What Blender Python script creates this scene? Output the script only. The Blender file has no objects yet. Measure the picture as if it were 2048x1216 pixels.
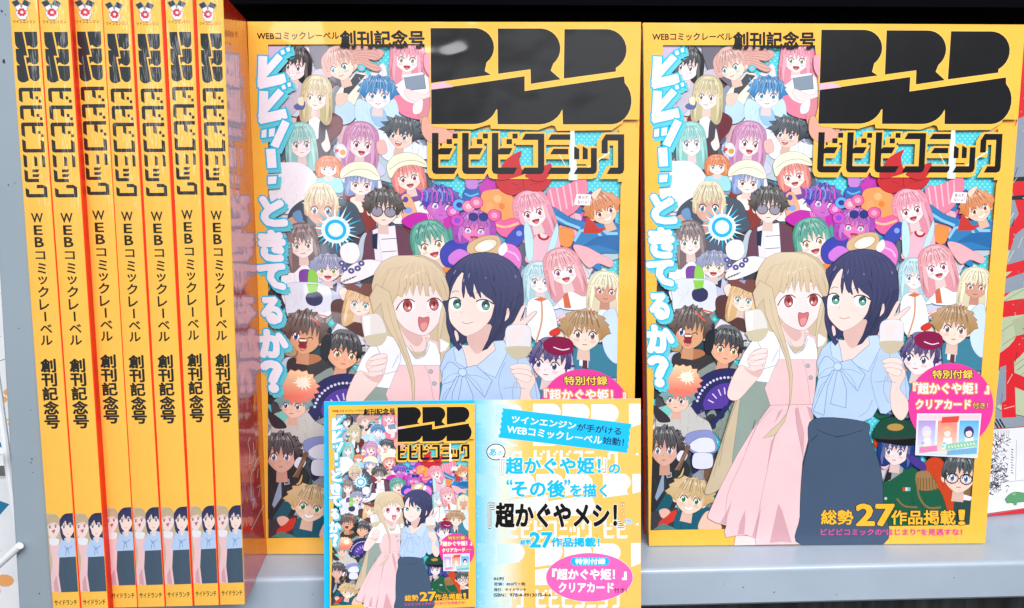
import bpy, math, random
import numpy as np
from mathutils import Vector, Matrix
from mathutils.geometry import tessellate_polygon

scene = bpy.context.scene
C = scene.collection
random.seed(7)

# ------------------------------------------------------------------ camera
cam = bpy.data.cameras.new('camera')
cam.sensor_width = 36.0
cam.lens = 26.672
cam.clip_start = 0.01
cam.clip_end = 50
camo = bpy.data.objects.new('camera', cam)
C.objects.link(camo)
CP = Vector((0.20089, -0.36485, 0.19726))
rx, ux, fx = Vector((0.99928, -0.03791, -0.00206)), Vector((0.00948, 0.19641, 0.98048)), Vector((0.03676, 0.97979, -0.19662))
camo.matrix_world = Matrix(((rx.x, ux.x, -fx.x, CP.x), (rx.y, ux.y, -fx.y, CP.y), (rx.z, ux.z, -fx.z, CP.z), (0, 0, 0, 1)))
scene.camera = camo

# ------------------------------------------------------------------ light
w = bpy.data.worlds.new('World')
scene.world = w
w.use_nodes = True
nt = w.node_tree
bg = nt.nodes['Background']
tc = nt.nodes.new('ShaderNodeTexCoord')
sx = nt.nodes.new('ShaderNodeSeparateXYZ')
rp = nt.nodes.new('ShaderNodeValToRGB')
nt.links.new(tc.outputs['Generated'], sx.inputs[0])
mr = nt.nodes.new('ShaderNodeMapRange')
mr.inputs[1].default_value = -1; mr.inputs[2].default_value = 1
nt.links.new(sx.outputs['Z'], mr.inputs[0])
nt.links.new(mr.outputs[0], rp.inputs[0])
el = rp.color_ramp.elements
el[0].position = 0.0; el[0].color = (0.10, 0.10, 0.11, 1)
el[1].position = 1.0; el[1].color = (0.85, 0.88, 0.95, 1)
for p, c in ((0.42, (0.20, 0.20, 0.21, 1)), (0.51, (0.62, 0.64, 0.68, 1)), (0.60, (0.85, 0.87, 0.92, 1))):
    e = el.new(p); e.color = c
# the street and shopfront opposite: soft light and dark patches
wn = nt.nodes.new('ShaderNodeTexNoise'); wn.inputs['Scale'].default_value = 3.2; wn.inputs['Detail'].default_value = 3
wr = nt.nodes.new('ShaderNodeMapRange'); wr.inputs[1].default_value = 0.38; wr.inputs[2].default_value = 0.62; wr.inputs[3].default_value = 0.25; wr.inputs[4].default_value = 1.75
wm = nt.nodes.new('ShaderNodeMix'); wm.data_type = 'RGBA'; wm.blend_type = 'MULTIPLY'; wm.inputs[0].default_value = 1.0
nt.links.new(tc.outputs['Generated'], wn.inputs['Vector']); nt.links.new(wn.outputs['Fac'], wr.inputs[0])
nt.links.new(rp.outputs[0], wm.inputs[6]); nt.links.new(wr.outputs[0], wm.inputs[7]); nt.links.new(wm.outputs[2], bg.inputs[0])
bg.inputs[1].default_value = 0.70


def area(name, loc, target, sx_, sy_, power, col):
    l = bpy.data.lights.new(name, 'AREA')
    l.shape = 'RECTANGLE'; l.size = sx_; l.size_y = sy_; l.energy = power; l.color = col
    o = bpy.data.objects.new(name, l); C.objects.link(o)
    o.location = loc
    o.rotation_euler = (Vector(target) - Vector(loc)).to_track_quat('-Z', 'Y').to_euler()
    return o


area('daylight_area', (0.55, -1.85, 1.75), (0.22, 0, 0.10), 2.2, 1.3, 84, (1.0, 0.985, 1.0))
area('shopfront_strip_area', (-0.66, -2.3, 0.80), (0.12, 0, 0.15), 0.26, 1.25, 4.2, (0.97, 0.99, 1.0))
area('ceiling_area', (0.9, -1.2, 1.3), (0.25, 0, 0.1), 0.9, 0.25, 9, (0.95, 0.97, 1.0))
scene.view_settings.view_transform = 'Standard'
scene.view_settings.look = 'None'
scene.view_settings.exposure = 0.0
scene.view_settings.gamma = 1.0
scene.view_settings.use_curve_mapping = False


# ------------------------------------------------------------------ helpers
def lin(h):
    if not isinstance(h, str):
        return h
    h = h.lstrip('#')
    v = [int(h[i:i + 2], 16) / 255 for i in (0, 2, 4)]
    return tuple((x / 12.92 if x <= 0.04045 else ((x + 0.055) / 1.055) ** 2.4) for x in v)


INK = 0.80
DZ = 3.5e-7


def ink(h):
    return tuple(min(1, x * INK) for x in lin(h))


def mix(a, b, t):
    a, b = lin(a), lin(b)
    return tuple(x + (y - x) * t for x, y in zip(a, b))


def homography(src, dst):
    A, b = [], []
    for (x, y), (u, v) in zip(src, dst):
        A.append([x, y, 1, 0, 0, 0, -u * x, -u * y]); b.append(u)
        A.append([0, 0, 0, x, y, 1, -v * x, -v * y]); b.append(v)
    h = np.linalg.solve(np.array(A, float), np.array(b, float))
    return np.append(h, 1).reshape(3, 3)


def happly(H, pts):
    P = np.c_[np.asarray(pts, float), np.ones(len(pts))] @ H.T
    return P[:, :2] / P[:, 2:3]


UNIT = [(0, 0), (1, 0), (0, 1), (1, 1)]


# the view the print layouts were drawn up in: layout units are turned into places on each sheet of paper
LAY_EYE = np.array((0.20089, -0.36485, 0.19726))
LAY_X, LAY_Y, LAY_Z = np.array((0.99928, -0.03791, -0.00206)), np.array((0.00948, 0.19641, 0.98048)), np.array((0.03676, 0.97979, -0.19662))


def unproject(px, o, n):
    """layout coordinates (2048 wide) onto the plane of a sheet through o"""
    F = 1517.36
    px = np.asarray(px, float)
    d = LAY_Z + np.outer((px[:, 0] - 1024) / F, LAY_X) - np.outer((px[:, 1] - 608) / F, LAY_Y)
    c = LAY_EYE
    t = ((o - c) @ n) / (d @ n)
    return c + d * t[:, None]


class Sheet:
    """a planar quadrilateral sheet in space: BL, BR, TL, TR"""
    def __init__(s, BL, BR, TL, TR):
        s.o = np.array(BL, float); s.c = [np.array(x, float) for x in (BL, BR, TL, TR)]
        e1 = s.c[1] - s.o; s.e1 = e1 / np.linalg.norm(e1)
        up = s.c[2] - s.o
        n = np.cross(s.e1, up); s.n = n / np.linalg.norm(n)
        s.e2 = np.cross(s.n, s.e1)
        s.q = np.array([((p - s.o) @ s.e1, (p - s.o) @ s.e2) for p in s.c])

    def at(s, uv, z=0.0):
        uv = np.asarray(uv, float); u, v = uv[:, :1], uv[:, 1:2]
        a, b, c, d = s.q
        q = a * (1 - u) * (1 - v) + b * u * (1 - v) + c * (1 - u) * v + d * u * v
        return s.o + q[:, :1] * s.e1 + q[:, 1:2] * s.e2 + s.n * z

    def uv(s, px):
        P = unproject(px, s.o, s.n) - s.o
        t = np.c_[P @ s.e1, P @ s.e2]
        a, b, c, d = s.q
        uv = np.c_[t[:, 0] / b[0], t[:, 1] / c[1]]
        for _ in range(8):
            u, v = uv[:, :1], uv[:, 1:2]
            r = a * (1 - u) * (1 - v) + b * u * (1 - v) + c * (1 - u) * v + d * u * v - t
            ju = (b - a) * (1 - v) + (d - c) * v; jv = (c - a) * (1 - u) + (d - b) * u
            det = ju[:, 0] * jv[:, 1] - ju[:, 1] * jv[:, 0]
            uv = uv - np.c_[(r[:, 0] * jv[:, 1] - r[:, 1] * jv[:, 0]) / det, (ju[:, 0] * r[:, 1] - ju[:, 1] * r[:, 0]) / det]
        return uv


class Art:
    only_bodies = False
    """printed artwork: flat ink shapes in unit-sheet coordinates, in layers"""
    def __init__(s):
        s.items = []; s.fr = None; s.layer = 0

    def frame(s, quad, ox=0, oy=0, sc=1):
        s.ref = quad if isinstance(quad, Sheet) else None
        s.H = None if s.ref else homography(quad, UNIT); s.ox, s.oy, s.sc = ox, oy, sc
        return s

    def uv(s, pts):
        p = np.asarray(pts, float) * s.sc + np.array([s.ox, s.oy])
        return s.ref.uv(p) if s.ref else happly(s.H, p)

    def raw(s, uv, tris, col):
        s.items.append((np.asarray(uv), tris, col, s.layer))

    def poly(s, pts, col, smooth=False, o=None, ow=2.0, adv=True, n=5):
        if smooth:
            pts = crom(pts, n)
        tris = tessellate_polygon([[Vector((p[0], p[1], 0)) for p in pts]])
        if callable(col):
            cc = [ink(col(p)) for p in pts]
        else:
            cc = ink(col)
        if adv: s.layer += 1
        s.raw(s.uv(pts), tris, cc)
        if o:
            s.line(list(pts) + [pts[0]], o, ow)

    def ell(s, cx, cy, a, b, col, rot=0, o=None, ow=2, n=18, adv=True):
        r = math.radians(rot); cr, sr = math.cos(r), math.sin(r)
        pts = [(cx + a * math.cos(t) * cr - b * math.sin(t) * sr, cy + a * math.cos(t) * sr + b * math.sin(t) * cr) for t in [2 * math.pi * k / n for k in range(n)]]
        s.poly(pts, col, False, o, ow, adv)

    def line(s, pts, col, wd, smooth=False, adv=True, taper=False):
        if smooth:
            pts = crom(pts, 4, closed=False)
        P = np.asarray(pts, float)
        if len(P) < 2: return
        d = np.diff(P, axis=0); L = np.linalg.norm(d, axis=1); L[L == 0] = 1; d /= L[:, None]
        closed = np.allclose(P[0], P[-1])
        nn = np.c_[-d[:, 1], d[:, 0]]
        V = []
        for i in range(len(P)):
            if i == 0: a = b = nn[0]
            elif i == len(P) - 1: a = b = nn[-1]
            else: a, b = nn[i - 1], nn[i]
            if closed and i in (0, len(P) - 1): a, b = nn[-1], nn[0]
            m = a + b; l = np.linalg.norm(m)
            if l < 0.3: m = a; k = 1
            else:
                m = m / l; k = min(2.0, 1 / max(0.3, m @ a))
            hw = wd / 2 * k
            if taper: hw *= max(0.15, math.sin(math.pi * (i + 0.3) / (len(P) - 0.4)))
            V += [P[i] + m * hw, P[i] - m * hw]
        tris = []
        for i in range(len(P) - 1):
            a = 2 * i; tris += [(a, a + 1, a + 2), (a + 1, a + 3, a + 2)]
        if adv: s.layer += 1
        s.raw(s.uv(V), tris, ink(col))

    def text(s, body, box, col, off=0.0, under=None, uoff=0.05, quad=None, shear=0, ulayer=True):
        lo, hi = glyph_box(body)
        if quad is None:
            x0, y0, x1, y1 = box; quad = ((x0, y0), (x1, y0), (x0, y1))
        a, b, c_ = (np.array(q, float) for q in quad)

        def place(V):
            t = (V - lo) / (hi - lo)
            t[:, 1] = 1 - t[:, 1]
            return a + t[:, :1] * (b - a) + t[:, 1:2] * (c_ - a) + np.c_[(0.5 - t[:, 1]) * shear, np.zeros(len(t))]
        # heavier weights: the same lettering laid down again slightly shifted, like a printed stroke
        def lay(r, c):
            rings = [0.0] if r < .008 else ([r] if r <= .06 else [r, r * .55])
            for q in rings:
                for k in range(1 if q == 0 else (8 if q > .02 else 6)):
                    n_ = 8 if q > .02 else 6
                    d = np.array([q * math.cos(2 * math.pi * (k + .5) / n_), q * math.sin(2 * math.pi * (k + .5) / n_)])
                    s.layer += 1
                    s.raw(s.uv(place(V + d)), T, ink(c))
        V, T = glyphs(body, 0.0)
        if under: lay(uoff, under)
        lay(off * .85, col)

    def build(s, sheet, z0=2e-5, dz=DZ, uvmap=None):
        """returns verts, tris, cols in world space"""
        VS, TS, CS = [], [], []; off = 0
        for uv, tris, col, lay in s.items:
            q = np.clip(uv, 0.0, 1.0)
            if uvmap is not None: q = happly(uvmap, q)
            V = sheet.at(q, z0 + lay * dz)
            VS.append(V)
            for t in tris:
                a, b, c_ = (V[i] for i in t)
                if np.cross(b - a, c_ - a) @ sheet.n < 0: t = (t[0], t[2], t[1])
                TS.append((t[0] + off, t[1] + off, t[2] + off))
            if isinstance(col, list): CS += [tuple(c) + (1,) for c in col]
            else: CS += [tuple(col) + (1,)] * len(V)
            off += len(V)
        return np.vstack(VS), TS, CS


_g = {}


def glyphs(body, off):
    k = (body, round(off, 4))
    if k not in _g:
        cu = bpy.data.curves.new('lettering', 'FONT'); cu.body = body; cu.size = 1; cu.offset = off; cu.resolution_u = 2
        o = bpy.data.objects.new('lettering', cu); C.objects.link(o)
        dg = bpy.context.evaluated_depsgraph_get()
        me = bpy.data.meshes.new_from_object(o.evaluated_get(dg))
        me.calc_loop_triangles()
        V = np.array([(v.co.x, v.co.y) for v in me.vertices]); T = [tuple(t.vertices) for t in me.loop_triangles]
        bpy.data.objects.remove(o); bpy.data.curves.remove(cu); bpy.data.meshes.remove(me)
        _g[k] = (V, T)
    return _g[k]


def glyph_box(body):
    V, _ = glyphs(body, 0.0)
    return V.min(0), V.max(0)


def crom(pts, n=5, closed=True):
    P = [np.asarray(p, float) for p in pts]; out = []; m = len(P)
    rng = range(m) if closed else range(m - 1)
    for i in rng:
        if closed: p0, p1, p2, p3 = P[i - 1], P[i], P[(i + 1) % m], P[(i + 2) % m]
        else: p0, p1, p2, p3 = P[max(0, i - 1)], P[i], P[i + 1], P[min(m - 1, i + 2)]
        for k in range(n):
            t = k / n
            out.append(tuple(0.5 * (2 * p1 + (p2 - p0) * t + (2 * p0 - 5 * p1 + 4 * p2 - p3) * t * t + (3 * p1 - p0 - 3 * p2 + p3) * t ** 3)))
    if not closed: out.append(tuple(P[-1]))
    return out


# ------------------------------------------------------------------ materials
def new_mat(name):
    m = bpy.data.materials.new(name); m.use_nodes = True
    return m, m.node_tree, m.node_tree.nodes['Principled BSDF']


def bump_chain(nt, scale, strength, dist, detail=3, stretch=(1, 1, 1)):
    tc = nt.nodes.new('ShaderNodeTexCoord'); mp = nt.nodes.new('ShaderNodeMapping'); mp.inputs['Scale'].default_value = stretch
    nz = nt.nodes.new('ShaderNodeTexNoise'); nz.inputs['Scale'].default_value = scale; nz.inputs['Detail'].default_value = detail
    bp = nt.nodes.new('ShaderNodeBump'); bp.inputs['Strength'].default_value = strength; bp.inputs['Distance'].default_value = dist
    nt.links.new(tc.outputs['Object'], mp.inputs[0]); nt.links.new(mp.outputs[0], nz.inputs['Vector']); nt.links.new(nz.outputs['Fac'], bp.inputs['Height'])
    return bp, nz


def print_mat(name, rough, coat, crough, scale, strength, dist, stretch=(1, 1, 1), ior=1.5, detail=4):
    m, nt, b = new_mat(name)
    at = nt.nodes.new('ShaderNodeVertexColor'); at.layer_name = 'ink'
    t0 = nt.nodes.new('ShaderNodeTexCoord'); n0 = nt.nodes.new('ShaderNodeTexNoise'); n0.inputs['Scale'].default_value = 38; n0.inputs['Detail'].default_value = 6; n0.inputs['Roughness'].default_value = 0.65
    r0 = nt.nodes.new('ShaderNodeMapRange'); r0.inputs[1].default_value = 0.3; r0.inputs[2].default_value = 0.7; r0.inputs[3].default_value = 0.93; r0.inputs[4].default_value = 1.04
    mx = nt.nodes.new('ShaderNodeMix'); mx.data_type = 'RGBA'; mx.blend_type = 'MULTIPLY'; mx.inputs[0].default_value = 1.0
    nt.links.new(t0.outputs['Object'], n0.inputs['Vector']); nt.links.new(n0.outputs['Fac'], r0.inputs[0])
    nt.links.new(at.outputs['Color'], mx.inputs[6]); nt.links.new(r0.outputs[0], mx.inputs[7]); nt.links.new(mx.outputs[2], b.inputs['Base Color'])
    b.inputs['Roughness'].default_value = rough
    b.inputs['Specular IOR Level'].default_value = 0.12
    b.inputs['Coat Weight'].default_value = coat; b.inputs['Coat Roughness'].default_value = crough; b.inputs['Coat IOR'].default_value = ior
    bp, nz = bump_chain(nt, scale, strength, dist, detail, stretch)
    nt.links.new(bp.outputs['Normal'], b.inputs['Coat Normal'])
    return m


def plain_mat(name, col, rough, spec=0.5, noise=0.0, nscale=40, bump=0.0, bscale=300, coat=0.0, metal=0.0, stretch=(1, 1, 1)):
    m, nt, b = new_mat(name)
    b.inputs['Roughness'].default_value = rough; b.inputs['Specular IOR Level'].default_value = spec; b.inputs['Coat Weight'].default_value = coat
    b.inputs['Coat Roughness'].default_value = 0.08
    b.inputs['Metallic'].default_value = metal
    c = lin(col)
    if noise:
        tc = nt.nodes.new('ShaderNodeTexCoord'); mp = nt.nodes.new('ShaderNodeMapping'); mp.inputs['Scale'].default_value = stretch
        nz = nt.nodes.new('ShaderNodeTexNoise'); nz.inputs['Scale'].default_value = nscale; nz.inputs['Detail'].default_value = 5
        r = nt.nodes.new('ShaderNodeValToRGB')
        r.color_ramp.elements[0].position = 0.3; r.color_ramp.elements[1].position = 0.7
        r.color_ramp.elements[0].color = tuple(x * (1 - noise) for x in c) + (1,)
        r.color_ramp.elements[1].color = tuple(min(1, x * (1 + noise)) for x in c) + (1,)
        nt.links.new(tc.outputs['Object'], mp.inputs[0]); nt.links.new(mp.outputs[0], nz.inputs['Vector'])
        nt.links.new(nz.outputs['Fac'], r.inputs[0]); nt.links.new(r.outputs[0], b.inputs['Base Color'])
    else:
        b.inputs['Base Color'].default_value = c + (1,)
    if bump:
        bp, _ = bump_chain(nt, bscale, bump, 0.001)
        nt.links.new(bp.outputs['Normal'], b.inputs['Normal'])
    return m


M_film = print_mat('film_wrapped_cover_print', 0.38, 0.75, 0.07, 22, 0.36, 0.009, (0.6, 1, 0.9), 1.62, 2.5)
M_cover = print_mat('laminated_cover_print', 0.35, 0.4, 0.14, 9, 0.35, 0.010)
M_spine = print_mat('laminated_spine_print', 0.42, 1.0, 0.10, 45, 0.5, 0.004, (2.2, 1, 0.35), 1.6)
M_card = print_mat('matt_card_print', 0.6, 0.1, 0.3, 30, 0.1, 0.002)
M_side = print_mat('glossy_red_cover_print', 0.4, 1.0, 0.07, 40, 0.30, 0.004, (1, 1, 0.35), 1.45)
M_paper = plain_mat('page_edges', '#b9b2a4', 0.8, 0.2, 0.18, 900, stretch=(1, 1, 0.02))
M_yellow = plain_mat('yellow_cover_board', '#e0a038', 0.5)
M_redboard = plain_mat('red_cover_board', '#ee2c10', 0.5, 0.3, 0.12, 60, stretch=(1, 1, 0.2))
M_grey = plain_mat('grey_painted_steel', '#9aa7b4', 0.30, 0.5, 0.07, 22, 0.03, 160)
M_greypanel = plain_mat('grey_upright_paint', '#86949d', 0.4, 0.5, 0.04, 20, 0.04, 200)
M_speck = plain_mat('dark_chips', '#2a2c30', 0.7)
M_black = plain_mat('black_shelf_back', '#030303', 0.8, 0.05, 0.2, 30)
M_navy = plain_mat('dark_steel_rail', '#030306', 0.7, 0.03, 0.1, 30)
M_cloth = plain_mat('dark_grey_cloth', '#3c3f40', 0.9, 0.2, 0.45, 30, 0.3, 200, stretch=(6, 1, 0.6))
M_wire = plain_mat('white_coated_wire', '#d8dcdf', 0.3, 0.5)
M_whitecard = plain_mat('white_card_back', '#d8d8dc', 0.7)


# ------------------------------------------------------------------ object helpers
def tag(o, label, cat, group=None):
    o['label'] = label; o['category'] = cat
    if group: o['group'] = group
    return o


def thing(name, loc, label, cat, group=None):
    o = bpy.data.objects.new(name, None); o.empty_display_size = 0.02
    C.objects.link(o); o.location = loc
    return tag(o, label, cat, group)


def mesh_obj(name, V, F, mats, parent=None, cols=None, fm=None, bevel=0, normals=None):
    V = np.asarray(V, float)
    org = np.array(parent.location) if parent else np.zeros(3)
    me = bpy.data.meshes.new(name)
    me.from_pydata([tuple(v) for v in V - org], [], [tuple(f) for f in F])
    for m in (mats if isinstance(mats, list) else [mats]): me.materials.append(m)
    if fm is not None: me.polygons.foreach_set('material_index', fm)
    if cols is not None:
        a = me.color_attributes.new('ink', 'FLOAT_COLOR', 'POINT')
        a.data.foreach_set('color', np.asarray(cols, np.float32).ravel())
    me.update()
    if normals is not None:
        me.polygons.foreach_set('use_smooth', [True] * len(me.polygons))
        me.normals_split_custom_set_from_vertices([tuple(n) for n in normals])
    o = bpy.data.objects.new(name, me); C.objects.link(o)
    if parent: o.parent = parent
    if bevel:
        md = o.modifiers.new('bevel', 'BEVEL'); md.width = bevel; md.segments = 3; md.limit_method = 'ANGLE'
    return o


def box_from(front4, back4):
    """BL BR TL TR front and back"""
    V = list(front4) + list(back4)
    F = [(0, 1, 3, 2), (5, 4, 6, 7), (4, 0, 2, 6), (1, 5, 7, 3), (2, 3, 7, 6), (4, 5, 1, 0)]
    return V, F


def box(x0, x1, y0, y1, z0, z1):
    return box_from([(x0, y0, z0), (x1, y0, z0), (x0, y0, z1), (x1, y0, z1)], [(x0, y1, z0), (x1, y1, z0), (x0, y1, z1), (x1, y1, z1)])


def tube(pts, r, n=10):
    P = [Vector(p) for p in pts]; V, F = [], []
    for i, p in enumerate(P):
        d = (P[min(i + 1, len(P) - 1)] - P[max(0, i - 1)]).normalized()
        a = d.cross(Vector((0.3, 0.2, 1))).normalized(); b = d.cross(a)
        for k in range(n):
            t = 2 * math.pi * k / n; V.append(tuple(p + a * (r * math.cos(t)) + b * (r * math.sin(t))))
    for i in range(len(P) - 1):
        for k in range(n):
            F.append((i * n + k, i * n + (k + 1) % n, (i + 1) * n + (k + 1) % n, (i + 1) * n + k))
    F += [tuple(range(n))[::-1], tuple(range((len(P) - 1) * n, len(P) * n))]
    return V, F

# ------------------------------------------------------------------ magazine cover artwork (print layout units)
Q1 = Sheet((0.09114, -0.01099, 0), (0.27363, -0.01858, 0), (0.09276, 0.01081, 0.25643), (0.27461, 0.00319, 0.25572))
Q2 = Sheet((0.28384, -0.01109, 0), (0.45616, -0.01573, 0), (0.27713, 0.01098, 0.25673), (0.45863, 0.006, 0.25576))
YEL = '#ffc04a'
BLK = '#0b0c10'
CYN = '#4fd0dd'
LNE = '#4b4148'
cover = Art()


def L(): return cover.frame(Q1, 840, 0, .27344)
def P(): return cover.frame(Q2, 1280, 40, .24676)
def Qf(): return cover.frame(Q2, 1280, 300, .24676)
def S(): return cover.frame(Q2, 1640, 300, .2517)
def T(): return cover.frame(Q2, 1280, 560, .24676)
def U(): return cover.frame(Q2, 1560, 480, .17273)
def V(): return cover.frame(Q2, 1280, 800, .24676)
def D(): return cover.frame(Q2, 1600, 560, .27136)
def Ff(): return cover.frame(Q2, 1600, 860, .29281)
def X(): return cover.frame(Q2)


def shade(h, k):
    c = lin(h); return tuple(max(0, min(1, x * k)) for x in c)


def jag(x0, x1, ytop, ybot, n, rnd, deep=0.5):
    """zig-zag fringe from right to left along the lower edge"""
    pts = []
    for k in range(n):
        t = k / n
        pts.append((x1 + (x0 - x1) * t, ybot - (ybot - ytop) * (deep * rnd.random() + 0.15)))
        pts.append((x1 + (x0 - x1) * (t + 0.55 / n), ybot + (ybot - ytop) * 0.25 * rnd.random()))
    return pts


CLOTHS = ['#e6e2ee', '#c9d3e6', '#8d96a6', '#d9cfd6', '#f0ebe6', '#5a6274', '#b9c9d2', '#e2c9c4']


def head(A, x, y, w, h, skin, hair, eye='#5a4a4a', tilt=0, mouth='smile', style='bob', turn=0.0, hw=1.0, seed=0, brow=True, hl=True, ow=2.6, specs=None, cloth=None):
    """a generic illustrated person's head; (x, y) middle of the face, w x h its size"""
    rnd = random.Random(seed * 31 + 5)
    w *= 1.13; h *= 1.1
    r = math.radians(tilt); cr, sr = math.cos(r), math.sin(r)
    def tf(p): return (x + (p[0] * cr - p[1] * sr) * w / 2, y + p[0] * sr * w / 2 + p[1] * cr * h / 2)
    def tp(ps): return [tf(p) for p in ps]
    hg = lambda p: mix(mix(hair, '#ffffff', .16), shade(hair, .82), max(0, min(1, (p[1] - (y - h * .8)) / (h * .9))))
    dk = shade(hair, 0.42); lt = mix(hair, '#ffffff', 0.35)
    if style in ('long', 'wave'):
        b = [(0, -1.75), (.75, -1.6), (1.3 * hw, -1.0), (1.45 * hw, 0), (1.5 * hw, 1.0), (1.35 * hw, 1.9), (.9, 2.1), (0, 1.5), (-.9, 2.1), (-1.35 * hw, 1.9), (-1.5 * hw, 1), (-1.45 * hw, 0), (-1.3 * hw, -1.0), (-.75, -1.6)]
        A.poly(tp(b), shade(hair, .8), True, dk, ow)
    elif style == 'bob':
        b = [(0, -1.7), (.8, -1.5), (1.3 * hw, -.8), (1.4 * hw, .2), (1.25 * hw, 1.05), (.8, 1.2), (0, .8), (-.8, 1.2), (-1.25 * hw, 1.05), (-1.4 * hw, .2), (-1.3 * hw, -.8), (-.8, -1.5)]
        A.poly(tp(b), shade(hair, .8), True, dk, ow)
    if A.only_bodies and cloth != 'none':
        cl = cloth or CLOTHS[seed % len(CLOTHS)]
        b = [(-.5, 1.15), (.5, 1.15), (1.3, 1.5), (1.75, 2.2), (1.85, 3.6), (-1.85, 3.6), (-1.75, 2.2), (-1.3, 1.5)]
        Art.poly(A, tp(b), cl, True)
        return
    # neck and face
    A.poly(tp([(-.35, .6), (.35, .6), (.42, 1.6), (-.42, 1.6)]), mix(skin, '#a05a50', .3))
    if style in ('short', 'spiky', 'messy'):
        A.ell(*tf((1.02 - .25 * max(0, turn), .1)), w * .11, h * .16, skin, tilt, mix(skin, LNE, .6), ow * .6)
        A.ell(*tf((-1.02 - .25 * min(0, turn), .1)), w * .11, h * .16, skin, tilt, mix(skin, LNE, .6), ow * .6)
    jaw = [(-.98, -.6), (-1.0, .1), (-.86, .5), (-.45, .86), (turn * .25, 1.04), (.45, .86), (.86, .5), (1.0, .1), (.98, -.6), (0, -1.1)]
    A.poly(tp(jaw), skin, True, mix(skin, LNE, .7), ow * .8)
    t = turn * .35
    A.poly(tp([(-.9, -.7), (.9, -.7), (.93, -.1), (.5, -.02), (.2, -.16), (-.1, 0), (-.45, -.14), (-.93, -.05)]), mix(skin, '#b06a60', .22))
    A.poly(tp([(-.95, .1), (-.8, .5), (-.45, .84), (-.2, .98), (-.5, .7), (-.75, .3)]), mix(skin, '#b06a60', .16))
    # blush
    for sgn in (-1, 1):
        A.ell(*tf((sgn * .52 + t, .42)), w * .1, h * .05, mix(skin, '#f08a80', .35), tilt, n=10)
    # eyes
    for sgn in (-1, 1):
        ex = sgn * .47 + t; k = 1 - .18 * max(0, sgn * turn)
        if mouth == 'wink' and sgn == 1:
            A.line(tp([(ex - .2, .12), (ex, .02), (ex + .2, .1)]), LNE, w * .035, True); continue
        A.ell(*tf((ex, .08)), w * .112 * k, h * .108, '#fbf6f6', tilt, n=14)
        A.ell(*tf((ex + t * .15, .09)), w * .072 * k, h * .1, eye, tilt, n=14)
        A.ell(*tf((ex + t * .15, .05)), w * .045 * k, h * .07, shade(eye, .4), tilt, n=10)
        A.ell(*tf((ex - .05 + t * .15, -.02)), w * .024, h * .03, '#ffffff', tilt, n=8)
        A.line(tp([(ex - .25 * k, .08 - .0 * sgn), (ex - .15 * k, -.14), (ex + .08 * k, -.19), (ex + .26 * k, -.02)]), '#3a2f36', w * .035, True)
        if brow:
            A.line(tp([(ex - .24, -.38 + .06 * sgn), (ex, -.44), (ex + .24, -.38 - .06 * sgn)]), shade(hair, .6), w * .022, True)
    A.line(tp([(t * 1.3, .32), (t * 1.3 + .04 * (1 if turn >= 0 else -1), .42)]), mix(skin, '#8a4a40', .6), w * .02)
    if mouth in ('open', 'wink', 'shout'):
        A.poly(tp([(t - .26, .52), (t + .28, .52), (t + .2, .74), (t, .84), (t - .18, .72)]), '#a8404a', True, '#5a2a30', ow * .6)
        A.ell(*tf((t + .02, .74)), w * .08, h * .035, '#e88a8a', tilt, n=10)
        if mouth == 'shout': A.poly(tp([(t - .24, .53), (t + .26, .53), (t + .2, .6), (t - .2, .6)]), '#ffffff')
    elif mouth == 'grin':
        A.poly(tp([(t - .35, .5), (t, .58), (t + .38, .42), (t + .25, .7), (t, .8), (t - .22, .72)]), '#ffffff', False, '#6a3a3a', ow * .8)
    elif mouth == 'smile':
        A.line(tp([(t - .2, .62), (t, .68), (t + .2, .61)]), '#8a4648', w * .025, True)
    elif mouth == 'flat':
        A.line(tp([(t - .15, .66), (t + .15, .65)]), '#8a4648', w * .025)
    if specs:
        for sgn in (-1, 1):
            A.ell(*tf((sgn * .48 + t, .1)), w * .21, h * .17, specs, tilt, '#2a2628', w * .03) if specs != 'rim' else A.line([tf((sgn * .48 + t + .42 * math.cos(k * .524), .1 + .34 * math.sin(k * .524))) for k in range(13)], '#221f24', w * .035)
        A.line(tp([(t - .08, .08), (t + .08, .08)]), '#2a2628', w * .03)
    # front hair
    if style in ('spiky', 'messy'):
        top = []
        n = 9
        for k in range(n + 1):
            a = math.pi * (1.08 - 1.16 * k / n)
            rr = 1.0 + (.12 if style == 'messy' else .3) * rnd.random()
            top.append((1.22 * hw * math.cos(a) * 1.0, -.35 - 1.1 * math.sin(a)))
            a2 = a - math.pi * 1.16 / n / 2
            top.append((1.22 * hw * math.cos(a2) * rr * 1.12, -.35 - 1.1 * math.sin(a2) * rr * 1.12 + .1))
        top = top[:-1]
        body = [(-1.12, .25)] + top + [(1.12, .25), (1.0, .3)] + jag(-.95, .95, -.75, -.12, 6, rnd, .8) + [(-1.0, .3)]
        A.poly(tp(body), hg, False, dk, ow)
    else:
        ls = 1.0 if style == 'long' else (.85 if style == 'bob' else .2)
        if style == 'wave': ls = 1.1
        if style == 'short': ls = .1
        outer = crom([(-1.08, ls), (-1.22, 0), (-1.15, -.75), (-.65, -1.5), (0, -1.66), (.65, -1.5), (1.15, -.75), (1.22, 0), (1.08, ls)], 4, False)
        inner = [(.86, .55 if ls > .5 else .12), (.92, -.3)] + jag(-.85, .85, -.95, -.22, 5, rnd, .7) + [(-.92, -.3), (-.86, .55 if ls > .5 else .12)]
        A.poly(tp(outer + inner), hg, False, dk, ow)
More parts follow.
